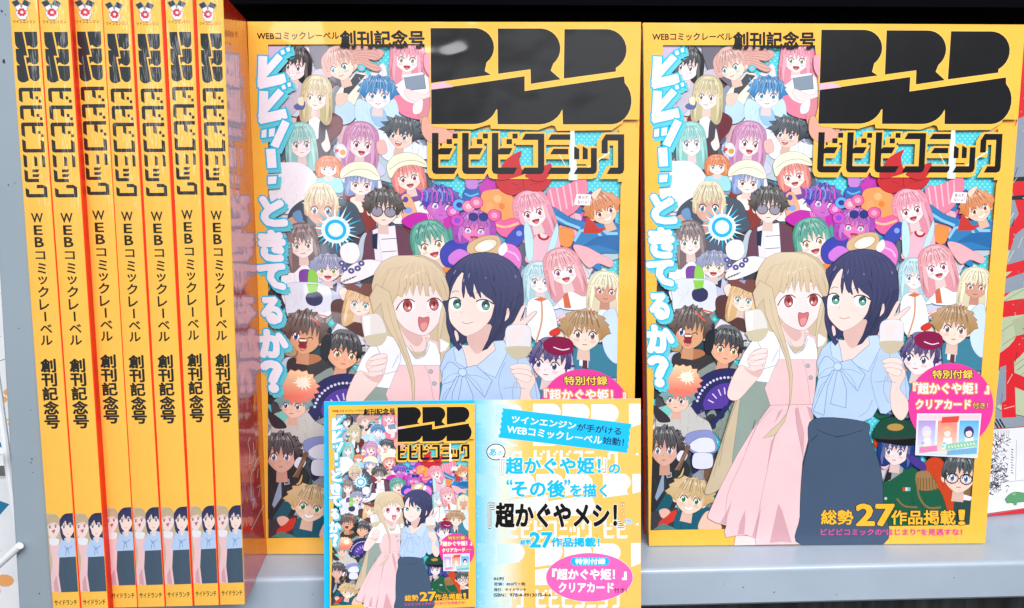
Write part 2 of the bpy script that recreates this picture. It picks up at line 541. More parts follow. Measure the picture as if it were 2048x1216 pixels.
    # flyaway locks, collar, strands and shine
    for k in range(9):
        an = rnd.uniform(-.35, 3.5); r0 = 1.18 * hw
        px_, py_ = r0 * math.cos(an), -.35 - 1.15 * math.sin(an)
        A.line(tp([(px_ * .86, py_ * .86), (px_ * 1.02 + .06, py_ - .04), (px_ * 1.16, py_ + rnd.uniform(-.1, .3))]), hair, w * .05, True, taper=True)
    if style in ('long', 'wave', 'bob'):
        ln = {'long': 1.75, 'wave': 1.9, 'bob': 1.0}[style]
        for sgn in (-1, 1):
            A.poly(tp([(sgn * .98, -.55), (sgn * 1.16, .1), (sgn * 1.2, ln * .6), (sgn * 1.0, ln + .15), (sgn * .94, ln * .55), (sgn * .84, .3)]), mix(hair, '#ffffff', .1), True, dk, ow * .7)
            for k in range(3): A.line(tp([(sgn * (1.2 + .07 * k), .5), (sgn * (1.28 + .04 * k), ln * .7), (sgn * (1.12 + .14 * k), ln + .1)]), dk, w * .016, True, taper=True)
    else:
        for sgn in (-1, 1): A.poly(tp([(sgn * .92, -.5), (sgn * 1.1, -.1), (sgn * .98, .45), (sgn * .9, .05)]), hair, False, dk, ow * .6)
    band_ = []
    for k in range(9):
        a = -.75 + 1.5 * k / 8; band_.append((a, -1.12 + .1 * (k % 2) + .25 * a * a))
    if hl: A.line(tp(band_), mix(hair, '#ffffff', .22), w * .045)
    # strands and shine
    for k in range(12):
        a = -.95 + 1.9 * k / 11 + rnd.uniform(-.1, .1)
        A.line(tp([(a * .5, -1.4), (a * .85, -.95), (a * 1.05, -.45 - .2 * rnd.random())]), dk, w * .02, True)
    if hl:
        for k in range(4):
            a = -.6 + .38 * k + rnd.uniform(-.08, .08)
            A.line(tp([(a, -1.22), (a * 1.15 + .05, -1.02)]), lt, w * .05)


def blob(A, pts, col, o=None, ow=2.6): A.poly(pts, col, True, o if o is not None else shade(col, .55), ow)


def folds(A, x0, y0, x1, y1, col, n, seed, wd=2.2):
    rnd = random.Random(seed)
    for k in range(n):
        x, y = rnd.uniform(x0, x1), rnd.uniform(y0, y1)
        l = (y1 - y0) * rnd.uniform(.15, .4)
        A.line([(x, y), (x + rnd.uniform(-.2, .2) * l, y + l * .5), (x + rnd.uniform(-.35, .35) * l, y + l)], shade(col, .7), wd, True)


def dots(A, x0, y0, x1, y1, st, r, col):
    A.layer += 1
    j = 0; y = y0
    while y < y1:
        x = x0 + (st / 2 if j % 2 else 0)
        while x < x1:
            A.ell(x, y, r, r, col, n=6, adv=False); x += st
        y += st * .6; j += 1


def logo_shapes():
    def arc(c, rx_, ry_, a0, a1, n=10):
        return [(c[0] + rx_ * math.cos(math.radians(a0 + (a1 - a0) * k / n)), c[1] + ry_ * math.sin(math.radians(a0 + (a1 - a0) * k / n))) for k in range(n + 1)]
    s1 = [(80, 212), (400, 212)] + arc((400, 352), 142, 140, -80, 52) + [(475, 525), (520, 552), (83, 612)]
    s2 = [(570, 215), (880, 215)] + arc((880, 360), 145, 145, -80, 50) + [(955, 522), (1028, 585), (810, 618), (808, 512), (572, 545)]
    s3 = [(1055, 220), (1360, 220)] + arc((1360, 370), 147, 150, -80, 62) + [(1430, 528), (1050, 580)]
    s4 = [(85, 660), (765, 562), (765, 670), (1490, 563)] + arc((1395, 740), 148, 173, -48, 88) + [(1043, 913), (1040, 805)] + arc((870, 760), 175, 153, 18, 88, 6) + [(568, 912), (566, 805)] + arc((395, 755), 172, 156, 18, 88, 6) + [(85, 912)]
    return [s1, s2, s3, s4]


def title_shapes():
    out = []
    for dx in (0, 220, 436):
        out.append([(90 + dx, 975), (138 + dx, 975), (138 + dx, 1097), (152 + dx, 1085), (242 + dx, 1085), (218 + dx, 1132), (138 + dx, 1132), (138 + dx, 1227), (277 + dx, 1227), (250 + dx, 1275), (120 + dx, 1275), (100 + dx, 1268), (90 + dx, 1245)])
        out.append([(197 + dx, 1020), (237 + dx, 1020), (237 + dx, 1057), (197 + dx, 1057)])
        out.append([(240 + dx, 980), (278 + dx, 980), (278 + dx, 1016), (240 + dx, 1016)])
    out.append([(770, 980), (908, 980), (908, 1240), (900, 1265), (880, 1275), (735, 1275), (762, 1227), (862, 1227), (862, 1026), (745, 1026)])
    out.append([(960, 985), (1097, 985), (1097, 1026), (935, 1026)])
    out.append([(975, 1090), (1083, 1090), (1083, 1131), (950, 1131)])
    out.append([(957, 1227), (1100, 1227), (1098, 1255), (1082, 1275), (930, 1275)])
    out.append([(1125, 1072), (1163, 1092), (1163, 1167), (1125, 1167)])
    out.append([(1187, 1072), (1225, 1092), (1225, 1167), (1187, 1167)])
    out.append([(1247, 1085), (1291, 1085), (1291, 1245), (1282, 1267), (1262, 1275), (1122, 1275), (1150, 1227), (1247, 1227)])
    out.append([(1355, 985), (1490, 985), (1490, 1240), (1482, 1266), (1460, 1275), (1362, 1275), (1388, 1227), (1444, 1227), (1444, 1031), (1370, 1031), (1370, 1125), (1325, 1125), (1325, 1035)])
    return out


A = cover
# sheet colour
A.frame(UNIT); A.poly([(0, 0), (1, 0), (1, 1), (0, 1)], YEL)
# picture window
X(); A.poly([(1324, 92), (1640, 92), (1640, 255), (2000, 262), (1988, 380), (1935, 1047), (1299, 1058)], CYN)
dots(A, 1330, 98, 1985, 1040, 10, 1.7, '#a8ecf0')
def crowd(A):
    # ---- upper left crowd
    P()
    blob(A, [(180, 205), (300, 205), (420, 340), (380, 640), (230, 700), (190, 450)], '#cdb9d6', '#a58fb0')
    blob(A, [(500, 210), (640, 215), (800, 480), (760, 560), (640, 470), (560, 430)], '#6e6a78')
    blob(A, [(300, 470), (440, 440), (600, 400), (640, 470), (520, 640), (400, 720), (320, 780), (290, 640)], '#c6bccb', '#8e8596'); folds(A, 330, 480, 560, 640, '#c6bccb', 9, 1)
    head(A, 385, 385, 150, 190, '#f6e3e0', '#20242a', '#7d6f86', 8, 'grin', 'bob', -.5, 1.1, 1)
    A.poly([(340, 280), (375, 260), (380, 310), (345, 330)], CYN)
    blob(A, [(700, 220), (900, 215), (1080, 260), (1040, 330), (960, 330), (1060, 400), (1000, 420), (900, 380), (830, 430), (760, 400), (640, 470), (590, 330)], '#dba89c', '#a0736c')
    for k in range(7): A.line([(800 + 10 * k, 240 + 22 * k), (900, 260 + 18 * k), (1000, 250 + 28 * k), (1050, 290 + 22 * k)], '#b98378', 5, True)
    A.ell(905, 395, 30, 28, CYN, o='#4b9fae', ow=5); A.ell(905, 395, 12, 12, '#dba89c')
    blob(A, [(700, 600), (860, 440), (940, 470), (860, 640), (800, 760), (720, 740)], '#f3e7d4'); A.poly([(860, 440), (930, 455), (800, 600), (750, 640), (760, 560)], '#474c56', False, '#2c2f36', 3)
    head(A, 745, 385, 175, 190, '#f6dccb', '#dba89c', '#5aa3ad', -16, 'smile', 'short', -.6, 1.15, 2)
    blob(A, [(690, 690), (780, 650), (860, 740), (800, 830), (700, 830)], '#bcd9ee', '#7fa3c0'); blob(A, [(700, 610), (790, 600), (760, 680), (700, 690)], '#f2c9b8')
    blob(A, [(1150, 220), (1300, 212), (1430, 260), (1470, 340), (1450, 480), (1500, 640), (1440, 800), (1200, 760), (1140, 560), (1170, 400)], '#f4829c', '#c05a78')
    blob(A, [(1390, 300), (1460, 290), (1470, 370), (1410, 430), (1480, 480), (1490, 560), (1430, 520), (1380, 420)], '#f7a3b5', '#d06a84')
    blob(A, [(1170, 480), (1260, 430), (1400, 450), (1460, 560), (1400, 680), (1250, 660), (1170, 560)], '#f7eef3', '#c9a2b0')
    head(A, 1262, 330, 165, 175, '#fbe9e8', '#f89db2', '#9aa37a', 3, 'open', 'long', 0, 1.0, 3)
    A.poly([(1235, 470), (1390, 445), (1400, 560), (1250, 575)], '#8696a8', False, '#525c6a', 4); A.poly([(1215, 455), (1380, 432), (1390, 447), (1235, 472)], '#e8ecf2')
    blob(A, [(1250, 560), (1380, 610), (1440, 570), (1450, 620), (1330, 670), (1240, 620)], '#f8dcd8', '#c08a90')
    A.poly([(1330, 660), (1460, 620), (1460, 790), (1350, 800), (1290, 720)], '#d98a97', False, '#a05868', 3); blob(A, [(1300, 690), (1370, 640), (1360, 740), (1300, 760)], '#fbeef2', '#c9a2b0')
    blob(A, [(870, 640), (1000, 690), (1150, 640), (1180, 800), (1100, 900), (930, 880), (840, 780)], '#c5e2f5', '#7fb2d2'); folds(A, 880, 690, 1130, 820, '#c5e2f5', 16, 4)
    blob(A, [(960, 720), (1060, 720), (1090, 840), (1000, 850)], '#9cc4e4', '#6a98bd')
    head(A, 1025, 612, 180, 190, '#fbeceb', '#2d84bf', '#4b9ac6', 4, 'smile', 'messy', .1, 1.12, 4, specs=None)
    for k in range(6): A.line([(880 + 50 * k, 470 + 8 * k), (900 + 50 * k, 520), (880 + 52 * k, 590)], '#77bde6', 5, True)
    # blond person in a dark red coat
    blob(A, [(400, 770), (520, 730), (640, 740), (740, 800), (720, 900), (640, 1000), (600, 1216), (520, 1216), (480, 900), (390, 850)], '#6d2a37')
    A.poly([(500, 740), (600, 745), (590, 820), (540, 960), (480, 860)], '#eeeaf4', True, '#a8a2b4', 3)
    A.poly([(560, 830), (610, 800), (640, 1000), (600, 1100), (550, 1050)], '#4a4650', True)
    head(A, 545, 625, 150, 185, '#f5e5dc', '#d6c99a', '#8a7a5a', 6, 'smile', 'wave', -.35, 1.02, 5)
    blob(A, [(370, 690), (450, 660), (440, 720), (380, 720)], '#5d6aa0'); blob(A, [(395, 635), (440, 625), (440, 690), (400, 680)], '#dfe0c0')
    blob(A, [(610, 880), (630, 960), (640, 1030), (600, 1060), (570, 1000), (600, 960)], '#f6e2dc', '#a88680')
    # spiky haired person reaching out
    blob(A, [(990, 930), (1060, 860), (1180, 900), (1330, 1000), (1440, 1020), (1430, 1110), (1300, 1120), (1080, 1130), (1000, 1010)], '#e6edfa', '#5b6a96'); folds(A, 1030, 900, 1400, 1080, '#e6edfa', 16, 6, 3)
    head(A, 1195, 935, 165, 185, '#f1d0c0', '#39444f', '#6a727c', 12, 'shout', 'spiky', -.5, 1.18, 6)
    blob(A, [(1345, 820), (1370, 790), (1420, 860), (1500, 870), (1520, 930), (1600, 920), (1590, 960), (1520, 980), (1480, 1010), (1400, 960)], '#e2a892', '#9a6152')
    for q in ([(1480, 880), (1570, 830)], [(1500, 910), (1610, 890)], [(1500, 960), (1600, 990)]): A.line(q, '#e2a892', 26)
    # mint and pink-violet hair
    blob(A, [(300, 1100), (420, 1070), (520, 1090), (520, 1250), (280, 1250)], '#3f4247'); blob(A, [(370, 1090), (470, 1080), (490, 1250), (350, 1250)], '#f0eef4', '#a9a6b4')
    head(A, 412, 1000, 150, 185, '#f8eaea', '#9bd9d3', '#7a8f96', -3, 'flat', 'long', .1, 1.0, 7)
    blob(A, [(680, 1080), (800, 1080), (960, 1100), (1060, 1200), (1000, 1260), (700, 1250)], '#c9cbe6', '#9a9cc0')
    head(A, 878, 1000, 165, 190, '#fae6e6', '#d797c2', '#8a4a52', 8, 'open', 'long', .3, 1.05, 8)
    blob(A, [(690, 1010), (740, 1000), (770, 1060), (740, 1110), (690, 1080)], '#e9e6ef'); A.ell(735, 1065, 24, 22, '#e0a04a'); A.ell(690, 1050, 16, 14, '#d8453e')
    blob(A, [(1000, 990), (1060, 970), (1080, 1060), (1020, 1080)], '#f1bcb4')
    # ---- middle crowd
    Qf()
    blob(A, [(165, 110), (280, 90), (420, 100), (520, 200), (520, 300), (420, 420), (280, 500), (170, 420), (150, 250)], '#f1eef5', '#c9c2d2'); folds(A, 190, 150, 480, 400, '#f1eef5', 14, 9, 2)
    blob(A, [(520, 230), (620, 190), (710, 220), (720, 330), (560, 300)], '#9ed9e6', '#5c94a8')
    head(A, 620, 138, 125, 110, '#fbeae2', '#ee8b54', '#4f93a0', 0, 'flat', 'bob', 0, 1.02, 10)
    blob(A, [(730, 340), (800, 330), (930, 360), (980, 500), (950, 640), (860, 620), (740, 420)], '#8a3a34'); blob(A, [(780, 380), (850, 370), (880, 480), (820, 470)], '#efe6d8')
    head(A, 868, 268, 165, 150, '#fae6de', '#8aa6da', '#8a4340', 6, 'flat', 'bob', .05, .98, 11)
    blob(A, [(712, 215), (720, 150), (790, 95), (880, 82), (960, 105), (1000, 160), (1018, 225), (960, 230), (850, 198), (760, 205)], '#f4f0d4', '#77736a'); A.line([(730, 205), (820, 150), (930, 150), (1000, 200)], '#a8a390', 5, True)
    blob(A, [(1130, 300), (1250, 320), (1330, 300), (1330, 380), (1200, 400)], '#7a4a9a')
    head(A, 1238, 215, 170, 170, '#fbe3da', '#f58c82', '#a3403e', -10, 'open', 'bob', 0, 1.0, 12)
    blob(A, [(1080, 180), (1075, 110), (1130, 40), (1230, 12), (1330, 40), (1388, 100), (1380, 130), (1260, 110), (1160, 140), (1105, 215)], '#eef0d2', '#77736a'); A.line([(1090, 150), (1180, 90), (1290, 75), (1380, 110)], '#a8a390', 5, True)
    blob(A, [(1180, 360), (1240, 350), (1290, 470), (1280, 540), (1200, 560), (1170, 480)], '#f0b08a'); A.ell(1225, 470, 34, 26, '#8fa3e2'); A.ell(1210, 385, 20, 24, '#4c4aa8')
    # big blond man
    blob(A, [(290, 540), (330, 450), (440, 380), (560, 400), (700, 380), (810, 420), (860, 520), (880, 640), (700, 700), (480, 700), (300, 640)], '#4a5866', '#2b333c')
    blob(A, [(280, 560), (340, 520), (420, 560), (420, 640), (300, 640)], '#d8a68e'); blob(A, [(330, 500), (390, 470), (410, 560), (360, 560)], '#6f9ac2')
    head(A, 555, 465, 195, 235, '#d9ad98', '#e6d8b2', '#5d8a9c', 2, 'flat', 'short', -.05, 1.0, 13)
    # burst of light
    for k in range(26):
        a = 2 * math.pi * k / 26 + .1; rr = 150 + 70 * random.random()
        A.poly([(660 + 90 * math.cos(a - .1), 625 + 90 * math.sin(a - .1)), (660 + rr * math.cos(a), 625 + rr * math.sin(a)), (660 + 90 * math.cos(a + .1), 625 + 90 * math.sin(a + .1))], '#e8fbff' if k % 2 else '#35bce8', adv=True)
    A.ell(660, 625, 112, 108, '#dff7ff'); A.ell(660, 625, 84, 82, '#28b4e8'); A.ell(660, 625, 58, 56, '#d9f6ff'); A.ell(660, 625, 34, 34, '#ffffff')
    # man with round tinted glasses
    blob(A, [(870, 800), (900, 660), (980, 600), (1120, 590), (1220, 640), (1250, 760), (1230, 940), (880, 940)], '#6c4456', '#3c2632'); A.poly([(985, 610), (1120, 590), (1140, 900), (1010, 900)], '#efeaf4', False, '#9a95a4', 3)
    for yy in (700, 800): A.line([(1010, yy), (1125, yy - 8)], '#77727f', 6)
    A.poly([(945, 630), (985, 610), (1010, 900), (960, 900)], '#e9e4ee'); A.poly([(940, 660), (985, 650), (975, 780), (940, 770)], '#20304c')
    head(A, 1035, 470, 185, 215, '#f5dfd3', '#49433f', '#6a6470', 3, 'flat', 'messy', .05, 1.12, 14, specs='#9a94a4')
    # violet neon person
    blob(A, [(1170, 560), (1280, 490), (1400, 500), (1540, 500), (1620, 600), (1620, 720), (1300, 640)], '#c42bac', '#6a1a7a')
    for k in range(4): A.line([(1370 + 14 * k, 500), (1390 + 14 * k, 560)], '#f0a0d8', 6)
    head(A, 1475, 435, 185, 200, '#c868c6', '#4a37ac', '#a49af0', 10, 'flat', 'messy', .3, 1.15, 15)
    for k in range(7): A.line([(1300 + 40 * k, 300 + 6 * (k % 3)), (1340 + 38 * k, 330), (1330 + 40 * k, 400)], ('#e857c6', '#7aa4f0', '#c24ad0')[k % 3], 9, True)
    # brown haired girl in white
    blob(A, [(250, 860), (360, 830), (470, 870), (520, 1000), (520, 1216), (250, 1216)], '#f3f2f7', '#8f9aa8'); folds(A, 270, 900, 480, 1150, '#f3f2f7', 12, 16, 2.5)
    head(A, 400, 745, 165, 185, '#fae7e1', '#8c797a', '#7d9a72', -4, 'smile', 'long', 0, .95, 16)
    # lavender hair, green scarf
    blob(A, [(370, 960), (440, 940), (500, 1000), (430, 1110), (380, 1080)], '#7d4aa0')
    blob(A, [(500, 1060), (590, 1030), (690, 1060), (720, 1216), (480, 1216)], '#c6cae4', '#83889f'); A.poly([(550, 1060), (600, 1080), (660, 1040), (650, 1120), (600, 1095), (545, 1125)], '#3b3b4c')
    head(A, 590, 945, 170, 160, '#fae6de', '#9aa2c4', '#a4b85a', 2, 'open', 'messy', 0, 1.1, 17)
    blob(A, [(440, 960), (480, 940), (510, 1000), (505, 1110), (440, 1120)], '#8fcf55', '#5d8f3a'); A.ell(478, 1172, 62, 58, '#34355a', o='#1c1c38', ow=4)
    # white drape with violet flowers
    blob(A, [(700, 980), (780, 900), (900, 860), (1010, 880), (1040, 920), (900, 1000), (760, 1050), (690, 1040)], '#f1eef6', '#8f8a9c'); blob(A, [(690, 780), (740, 730), (820, 740), (840, 830), (790, 890), (710, 870)], '#f1eff6', '#a39eb0')
    for (x, y) in ((720, 930), (770, 950), (820, 930), (850, 890), (700, 890)):
        A.ell(x, y, 26, 24, '#6f8a5c'); A.ell(x, y, 22, 20, '#5b4aa2'); A.ell(x, y, 8, 8, '#e8e2fa')
    for k in range(5): A.line([(690 + 22 * k, 1050 - 10 * k), (720 + 22 * k, 1020 - 8 * k)], '#3a3644', 6)
    # green haired girl, orange top
    blob(A, [(1440, 900), (1540, 830), (1640, 850), (1640, 980), (1480, 960)], '#ee8f4c', '#a85a2a')
    blob(A, [(1540, 600), (1580, 680), (1640, 760), (1720, 770), (1690, 820), (1600, 800), (1520, 720)], '#4aa18e', '#2b6a5c')
    head(A, 1395, 745, 210, 215, '#fbe6da', '#4fa794', '#c2a060', -14, 'open', 'bob', 0, .95, 18)
    # ---- right crowd
    S()
    blob(A, [(330, 520), (330, 340), (420, 300), (520, 310), (580, 400), (560, 540), (420, 560)], '#f59f5e', '#d87a3a'); A.ell(450, 370, 30, 30, '#f8b87c'); A.ell(480, 430, 24, 26, '#ee8038'); A.ell(390, 440, 30, 40, '#f2a868')
    blob(A, [(190, 400), (200, 310), (250, 285), (318, 300), (312, 400), (260, 430)], '#3464b4', '#23357a'); A.line([(205, 330), (250, 350), (310, 330)], '#5ab4e4', 14, True)
    blob(A, [(225, 290), (215, 235), (250, 205), (300, 215), (310, 260), (290, 295)], '#c284d2', '#6a3a8a')
    for q in ([(235, 240), (185, 195)], [(250, 220), (235, 165)], [(270, 215), (268, 150)], [(290, 225), (310, 170)], [(300, 245), (345, 225)]): A.line(q, '#c284d2', 17)
    blob(A, [(830, 300), (940, 280), (1110, 210), (1125, 330), (1020, 480), (880, 520), (840, 400)], '#f0859f', '#c0506e')
    for k in range(5): A.line([(850 + 50 * k, 300 - 15 * k), (880 + 45 * k, 490 - 20 * k)], '#f9bccb', 12)
    blob(A, [(800, 480), (860, 430), (1000, 520), (1180, 560), (1340, 560), (1385, 640), (1360, 780), (1200, 800), (1190, 930), (1000, 760), (1050, 620), (900, 560)], '#2f7db8', '#1d4f7c')
    for q in ([(1010, 700), (1060, 620), (1180, 600), (1220, 680)], [(860, 500), (960, 560), (1060, 600)], [(1220, 600), (1260, 640), (1340, 640)]): A.line(q, '#8fc8e8', 22)
    A.poly([(1060, 740), (1190, 660), (1350, 650), (1340, 780), (1190, 730)], '#2468a4')
    blob(A, [(900, 600), (1010, 620), (980, 740), (900, 720)], '#ee9148', '#b8622a')
    blob(A, [(630, 570), (740, 550), (860, 560), (900, 680), (880, 860), (640, 860), (690, 700)], '#f6b6c6', '#c27a90'); A.ell(785, 650, 38, 36, '#f6d9dc', o='#b3242c', ow=18)
    head(A, 715, 480, 175, 190, '#fce8e8', '#f8a0b4', '#a8424e', -14, 'open', 'wave', 0, 1.05, 21)
    A.poly([(640, 25), (618, 100), (655, 190), (700, 205), (790, 180), (882, 118), (868, 220), (810, 300), (730, 315), (660, 305), (570, 345), (490, 318), (446, 255), (470, 175), (540, 85)], '#c52c30', True, '#7a1a22', 4)
    A.line([(655, 200), (650, 260), (660, 305)], '#7a1a22', 5, True)
    for q in ([(560, 250), (620, 270)], [(700, 260), (770, 250)], [(590, 300), (640, 285)]): A.line(q, '#962028', 5)
    A.poly([(1110, 520), (1130, 500), (1200, 600), (1290, 580), (1200, 640), (1080, 640)], '#c4382e')
    head(A, 1245, 470, 170, 180, '#f6d0b4', '#e0884a', '#8a4a3a', -20, 'grin', 'messy', .2, 1.15, 22)
    blob(A, [(1160, 340), (1200, 300), (1240, 290), (1200, 360), (1180, 380)], '#f4d2bc', '#9a6a52')
    A.poly([(1048, 334), (1158, 338), (1146, 424), (1022, 418)], '#fbf7f8', False, '#b8a8a8', 3)
    A.text('見られ', (1058, 348, 1138, 374), '#8a2430', .02); A.text('ないよ！', (1052, 384, 1138, 410), '#8a2430', .02)
    # neon girl, tray, violet arm
    blob(A, [(390, 540), (400, 470), (470, 470), (480, 540), (560, 520), (620, 560), (600, 660), (470, 660)], '#f0669e', '#8a2a70'); A.line([(420, 570), (500, 590), (600, 560)], '#fbc08a', 18, True)
    blob(A, [(490, 700), (580, 590), (640, 580), (630, 690), (540, 760)], '#3a4ab0', '#1c2360'); A.ell(600, 640, 22, 22, '#8aa0f0')
    blob(A, [(0, 780), (100, 690), (260, 740), (240, 880), (40, 900)], '#3b43aa', '#1c2360'); blob(A, [(60, 820), (140, 760), (220, 800), (180, 870), (80, 880)], '#cf7ad8', '#7a3a90')
    head(A, 265, 615, 180, 170, '#e87cc0', '#b64fc0', '#b8b4f8', 5, 'open', 'bob', 0, 1.15, 23)
    for k, (x, y) in enumerate(((110, 470), (160, 420), (230, 430), (290, 400), (420, 500), (140, 540))): A.ell(x, y, 50, 46, ('#e05cb4', '#5ab0ee', '#f08aa8', '#ee6a9a', '#f0669e', '#d050b8')[k], o='#7a2a84', ow=4); A.ell(x, y, 24, 22, ('#f7a8d8', '#2b3a96', '#f9c0d0', '#f9b0c8', '#f9a0c0', '#8a4ad0')[k])
    for x in (262, 338): A.ell(x, 512, 34, 32, '#2c3484', o='#161a48', ow=4)
    blob(A, [(490, 720), (570, 740), (610, 820), (580, 920), (480, 860), (450, 790)], '#e07ac8', '#8a2f80'); A.line([(490, 770), (560, 800), (590, 850)], '#f4b4e4', 14, True)
    blob(A, [(205, 740), (260, 690), (360, 655), (445, 665), (460, 740), (420, 800), (230, 800)], '#d8b489', '#7d5c3c'); A.ell(345, 735, 90, 44, '#f0e2c8', -20, '#8a6a4a', 4); A.ell(345, 738, 54, 34, '#f6f3f0', -10)
    blob(A, [(440, 760), (490, 710), (505, 770), (450, 820)], '#f4f2f6')
    # ice blue hair with tall ears, pink ponytail, tanned blonde
    for q in ([(650, 840), (640, 700), (640, 600), (655, 550), (690, 600), (705, 720), (690, 840)], [(790, 830), (830, 700), (870, 600), (893, 560), (895, 640), (860, 760), (820, 840)]): blob(A, q, '#bfe4ec', '#7aaab8')
    blob(A, [(640, 1100), (740, 1070), (850, 1100), (880, 1216), (620, 1216)], '#f2f1f6', '#98a0b4'); A.poly([(690, 1130), (735, 1120), (790, 1130), (750, 1216), (715, 1216)], '#e07a52')
    head(A, 738, 1010, 150, 165, '#fbeae8', '#bde3ec', '#5296c0', 2, 'flat', 'long', 0, 1.05, 24)
    blob(A, [(1000, 740), (1090, 740), (1200, 800), (1290, 850), (1270, 900), (1180, 870), (1100, 900)], '#f6b2b8', '#c87a86')
    blob(A, [(880, 1080), (980, 1060), (1060, 1090), (1080, 1216), (880, 1216)], '#eef0f6', '#8f98aa'); A.poly([(900, 1100), (940, 1090), (960, 1216), (910, 1216)], '#cf6a48'); A.ell(1075, 1050, 48, 66, '#f4f3f8', o='#b0b0c0', ow=3)
    head(A, 918, 930, 180, 190, '#fce6e4', '#f4a8b0', '#a04a7a', -12, 'open', 'long', .05, 1.0, 25)
    blob(A, [(1150, 1180), (1240, 1150), (1330, 1180), (1340, 1300), (1100, 1300)], '#e9eef8', '#8fa0c0')
    head(A, 1222, 1085, 165, 165, '#d6a088', '#f3e9c6', '#b07a80', 6, 'smile', 'long', .1, 1.0, 26)
    # ---- lower left crowd
    T()
    blob(A, [(260, 0), (560, 0), (620, 120), (580, 260), (300, 280), (255, 120)], '#dfe3f0', '#98a0b8'); folds(A, 280, 20, 560, 200, '#dfe3f0', 12, 31)
    blob(A, [(420, 90), (480, 55), (540, 90), (535, 150), (480, 175), (425, 150)], '#383a60'); A.poly([(425, 0), (515, 0), (505, 60), (440, 75)], '#8fcf55')
    blob(A, [(620, 280), (610, 150), (700, 120), (860, 180), (900, 320), (860, 420), (680, 320)], '#5d3d3b')
    blob(A, [(700, 130), (670, 60), (720, 30), (740, 90)], '#f6dccd', '#a07a6a')
    head(A, 830, 160, 160, 165, '#fbe6d8', '#f0c68e', '#68b0b8', 10, 'flat', 'wave', 0, .95, 32)
    blob(A, [(740, 40), (720, 0), (940, 0), (940, 70), (900, 100), (800, 60)], '#7c4c46'); A.poly([(790, 0), (850, 0), (840, 30)], '#9aa4c8')
    blob(A, [(245, 560), (250, 450), (320, 440), (330, 560)], '#b39a6a')
    blob(A, [(260, 700), (270, 600), (400, 570), (520, 590), (620, 680), (600, 760), (300, 760)], '#3d3a3d', '#242225'); blob(A, [(340, 560), (480, 560), (520, 600), (420, 640), (330, 600)], '#b5764f')
    head(A, 400, 415, 205, 255, '#dba57e', '#5f4a42', '#4a5a94', 8, 'wink', 'messy', -.3, 1.15, 33)
    for q in ([(450, 260), (520, 330)], [(500, 240), (580, 260)]): A.line(q, '#e4583a', 12)
    A.poly([(352, 438), (415, 440), (400, 500), (370, 505)], '#8a2f34', True, '#4a1a20', 3); A.poly([(354, 440), (414, 442), (408, 456), (360, 455)], '#fbf7f4')
    blob(A, [(450, 760), (520, 700), (600, 660), (720, 660), (790, 720), (780, 960), (460, 900)], '#8b968f', '#4c5550'); A.poly([(590, 650), (760, 650), (700, 740), (640, 740)], '#3f4448')
    head(A, 685, 555, 205, 215, '#f0b391', '#2a2c33', '#9a8a4a', 10, 'flat', 'short', .35, 1.1, 34)
    blob(A, [(520, 560), (530, 440), (580, 400), (600, 470), (560, 600)], '#2a2c33')
    # folding fan
    fan = [(440, 1090)] + [(700 + 330 * math.cos(math.radians(a)) - 0, 1040 + 330 * math.sin(math.radians(a))) for a in range(190, 300, 10)] + [(800, 900), (700, 1040), (540, 1040)]
    A.poly(fan, '#2d2f60', False, '#191a3c', 4)
    A.poly([(520, 1050)] + [(700 + 200 * math.cos(math.radians(a)), 1040 + 210 * math.sin(math.radians(a))) for a in range(190, 290, 10)] + [(740, 900), (690, 1030)], '#5b3fa0')
    for a in range(195, 285, 7): A.ell(700 + 250 * math.cos(math.radians(a)), 1040 + 255 * math.sin(math.radians(a)), 11, 11, '#d8d4ee', n=8, adv=False)
    for a in (205, 225, 245, 262): A.line([(700 + 120 * math.cos(math.radians(a)), 1040 + 120 * math.sin(math.radians(a))), (700 + 170 * math.cos(math.radians(a)), 1040 + 175 * math.sin(math.radians(a)))], '#d8d4ee', 10)
    A.line([(700, 1020), (540, 1210)], '#26305c', 40)
    blob(A, [(120, 1216), (140, 1060), (260, 1020), (380, 1000), (460, 1090), (560, 1160), (540, 1300), (100, 1300)], '#c9c7c3', '#7d7b7a'); folds(A, 300, 1050, 520, 1180, '#c9c7c3', 9, 36, 3)
    blob(A, [(130, 1100), (200, 1010), (260, 1040), (180, 1130)], '#7fcfc4')
    head(A, 300, 965, 170, 180, '#f4c8b4', '#7fa6a8', '#5a6a78', 6, 'flat', 'messy', -.4, 1.1, 36, hl=False)
    sp = []
    rr = random.Random(5)
    for k in range(34):
        a = 2 * math.pi * k / 34; b = 1.0 + (.2 * rr.random() if k % 2 == 0 else -.06)
        sp.append((330 + 155 * b * math.cos(a), 810 + 125 * b * math.sin(a)))
    A.poly(sp, lambda p: mix('#f6d3a6', '#ef7f6c', max(0, min(1, (p[1] - 700) / 190))), False, '#d87a66', 3)
    st = []
    for k in range(26):
        a = 2 * math.pi * k / 26; b = (1 if k % 2 else .55) * (.8 + .4 * rr.random()); st.append((375 + 75 * b * math.cos(a), 785 + 62 * b * math.sin(a)))
    A.poly(st, '#fdf1dc')
    V()
    blob(A, [(100, 480), (200, 440), (330, 470), (400, 560), (330, 700), (250, 900), (90, 900)], '#2f3235', '#15171a'); folds(A, 110, 520, 320, 800, '#55585c', 10, 38, 3)
    A.poly([(190, 550), (190, 720), (130, 810), (115, 780)], '#93a4bc', False, '#4a5668', 3); A.line([(212, 590), (245, 580), (250, 612), (216, 620), (212, 590)], '#b8bcc4', 7)
    A.poly([(105, 40), (170, 80), (225, 130), (235, 170), (150, 170), (115, 110)], '#3b353d', True, '#201c22', 3)
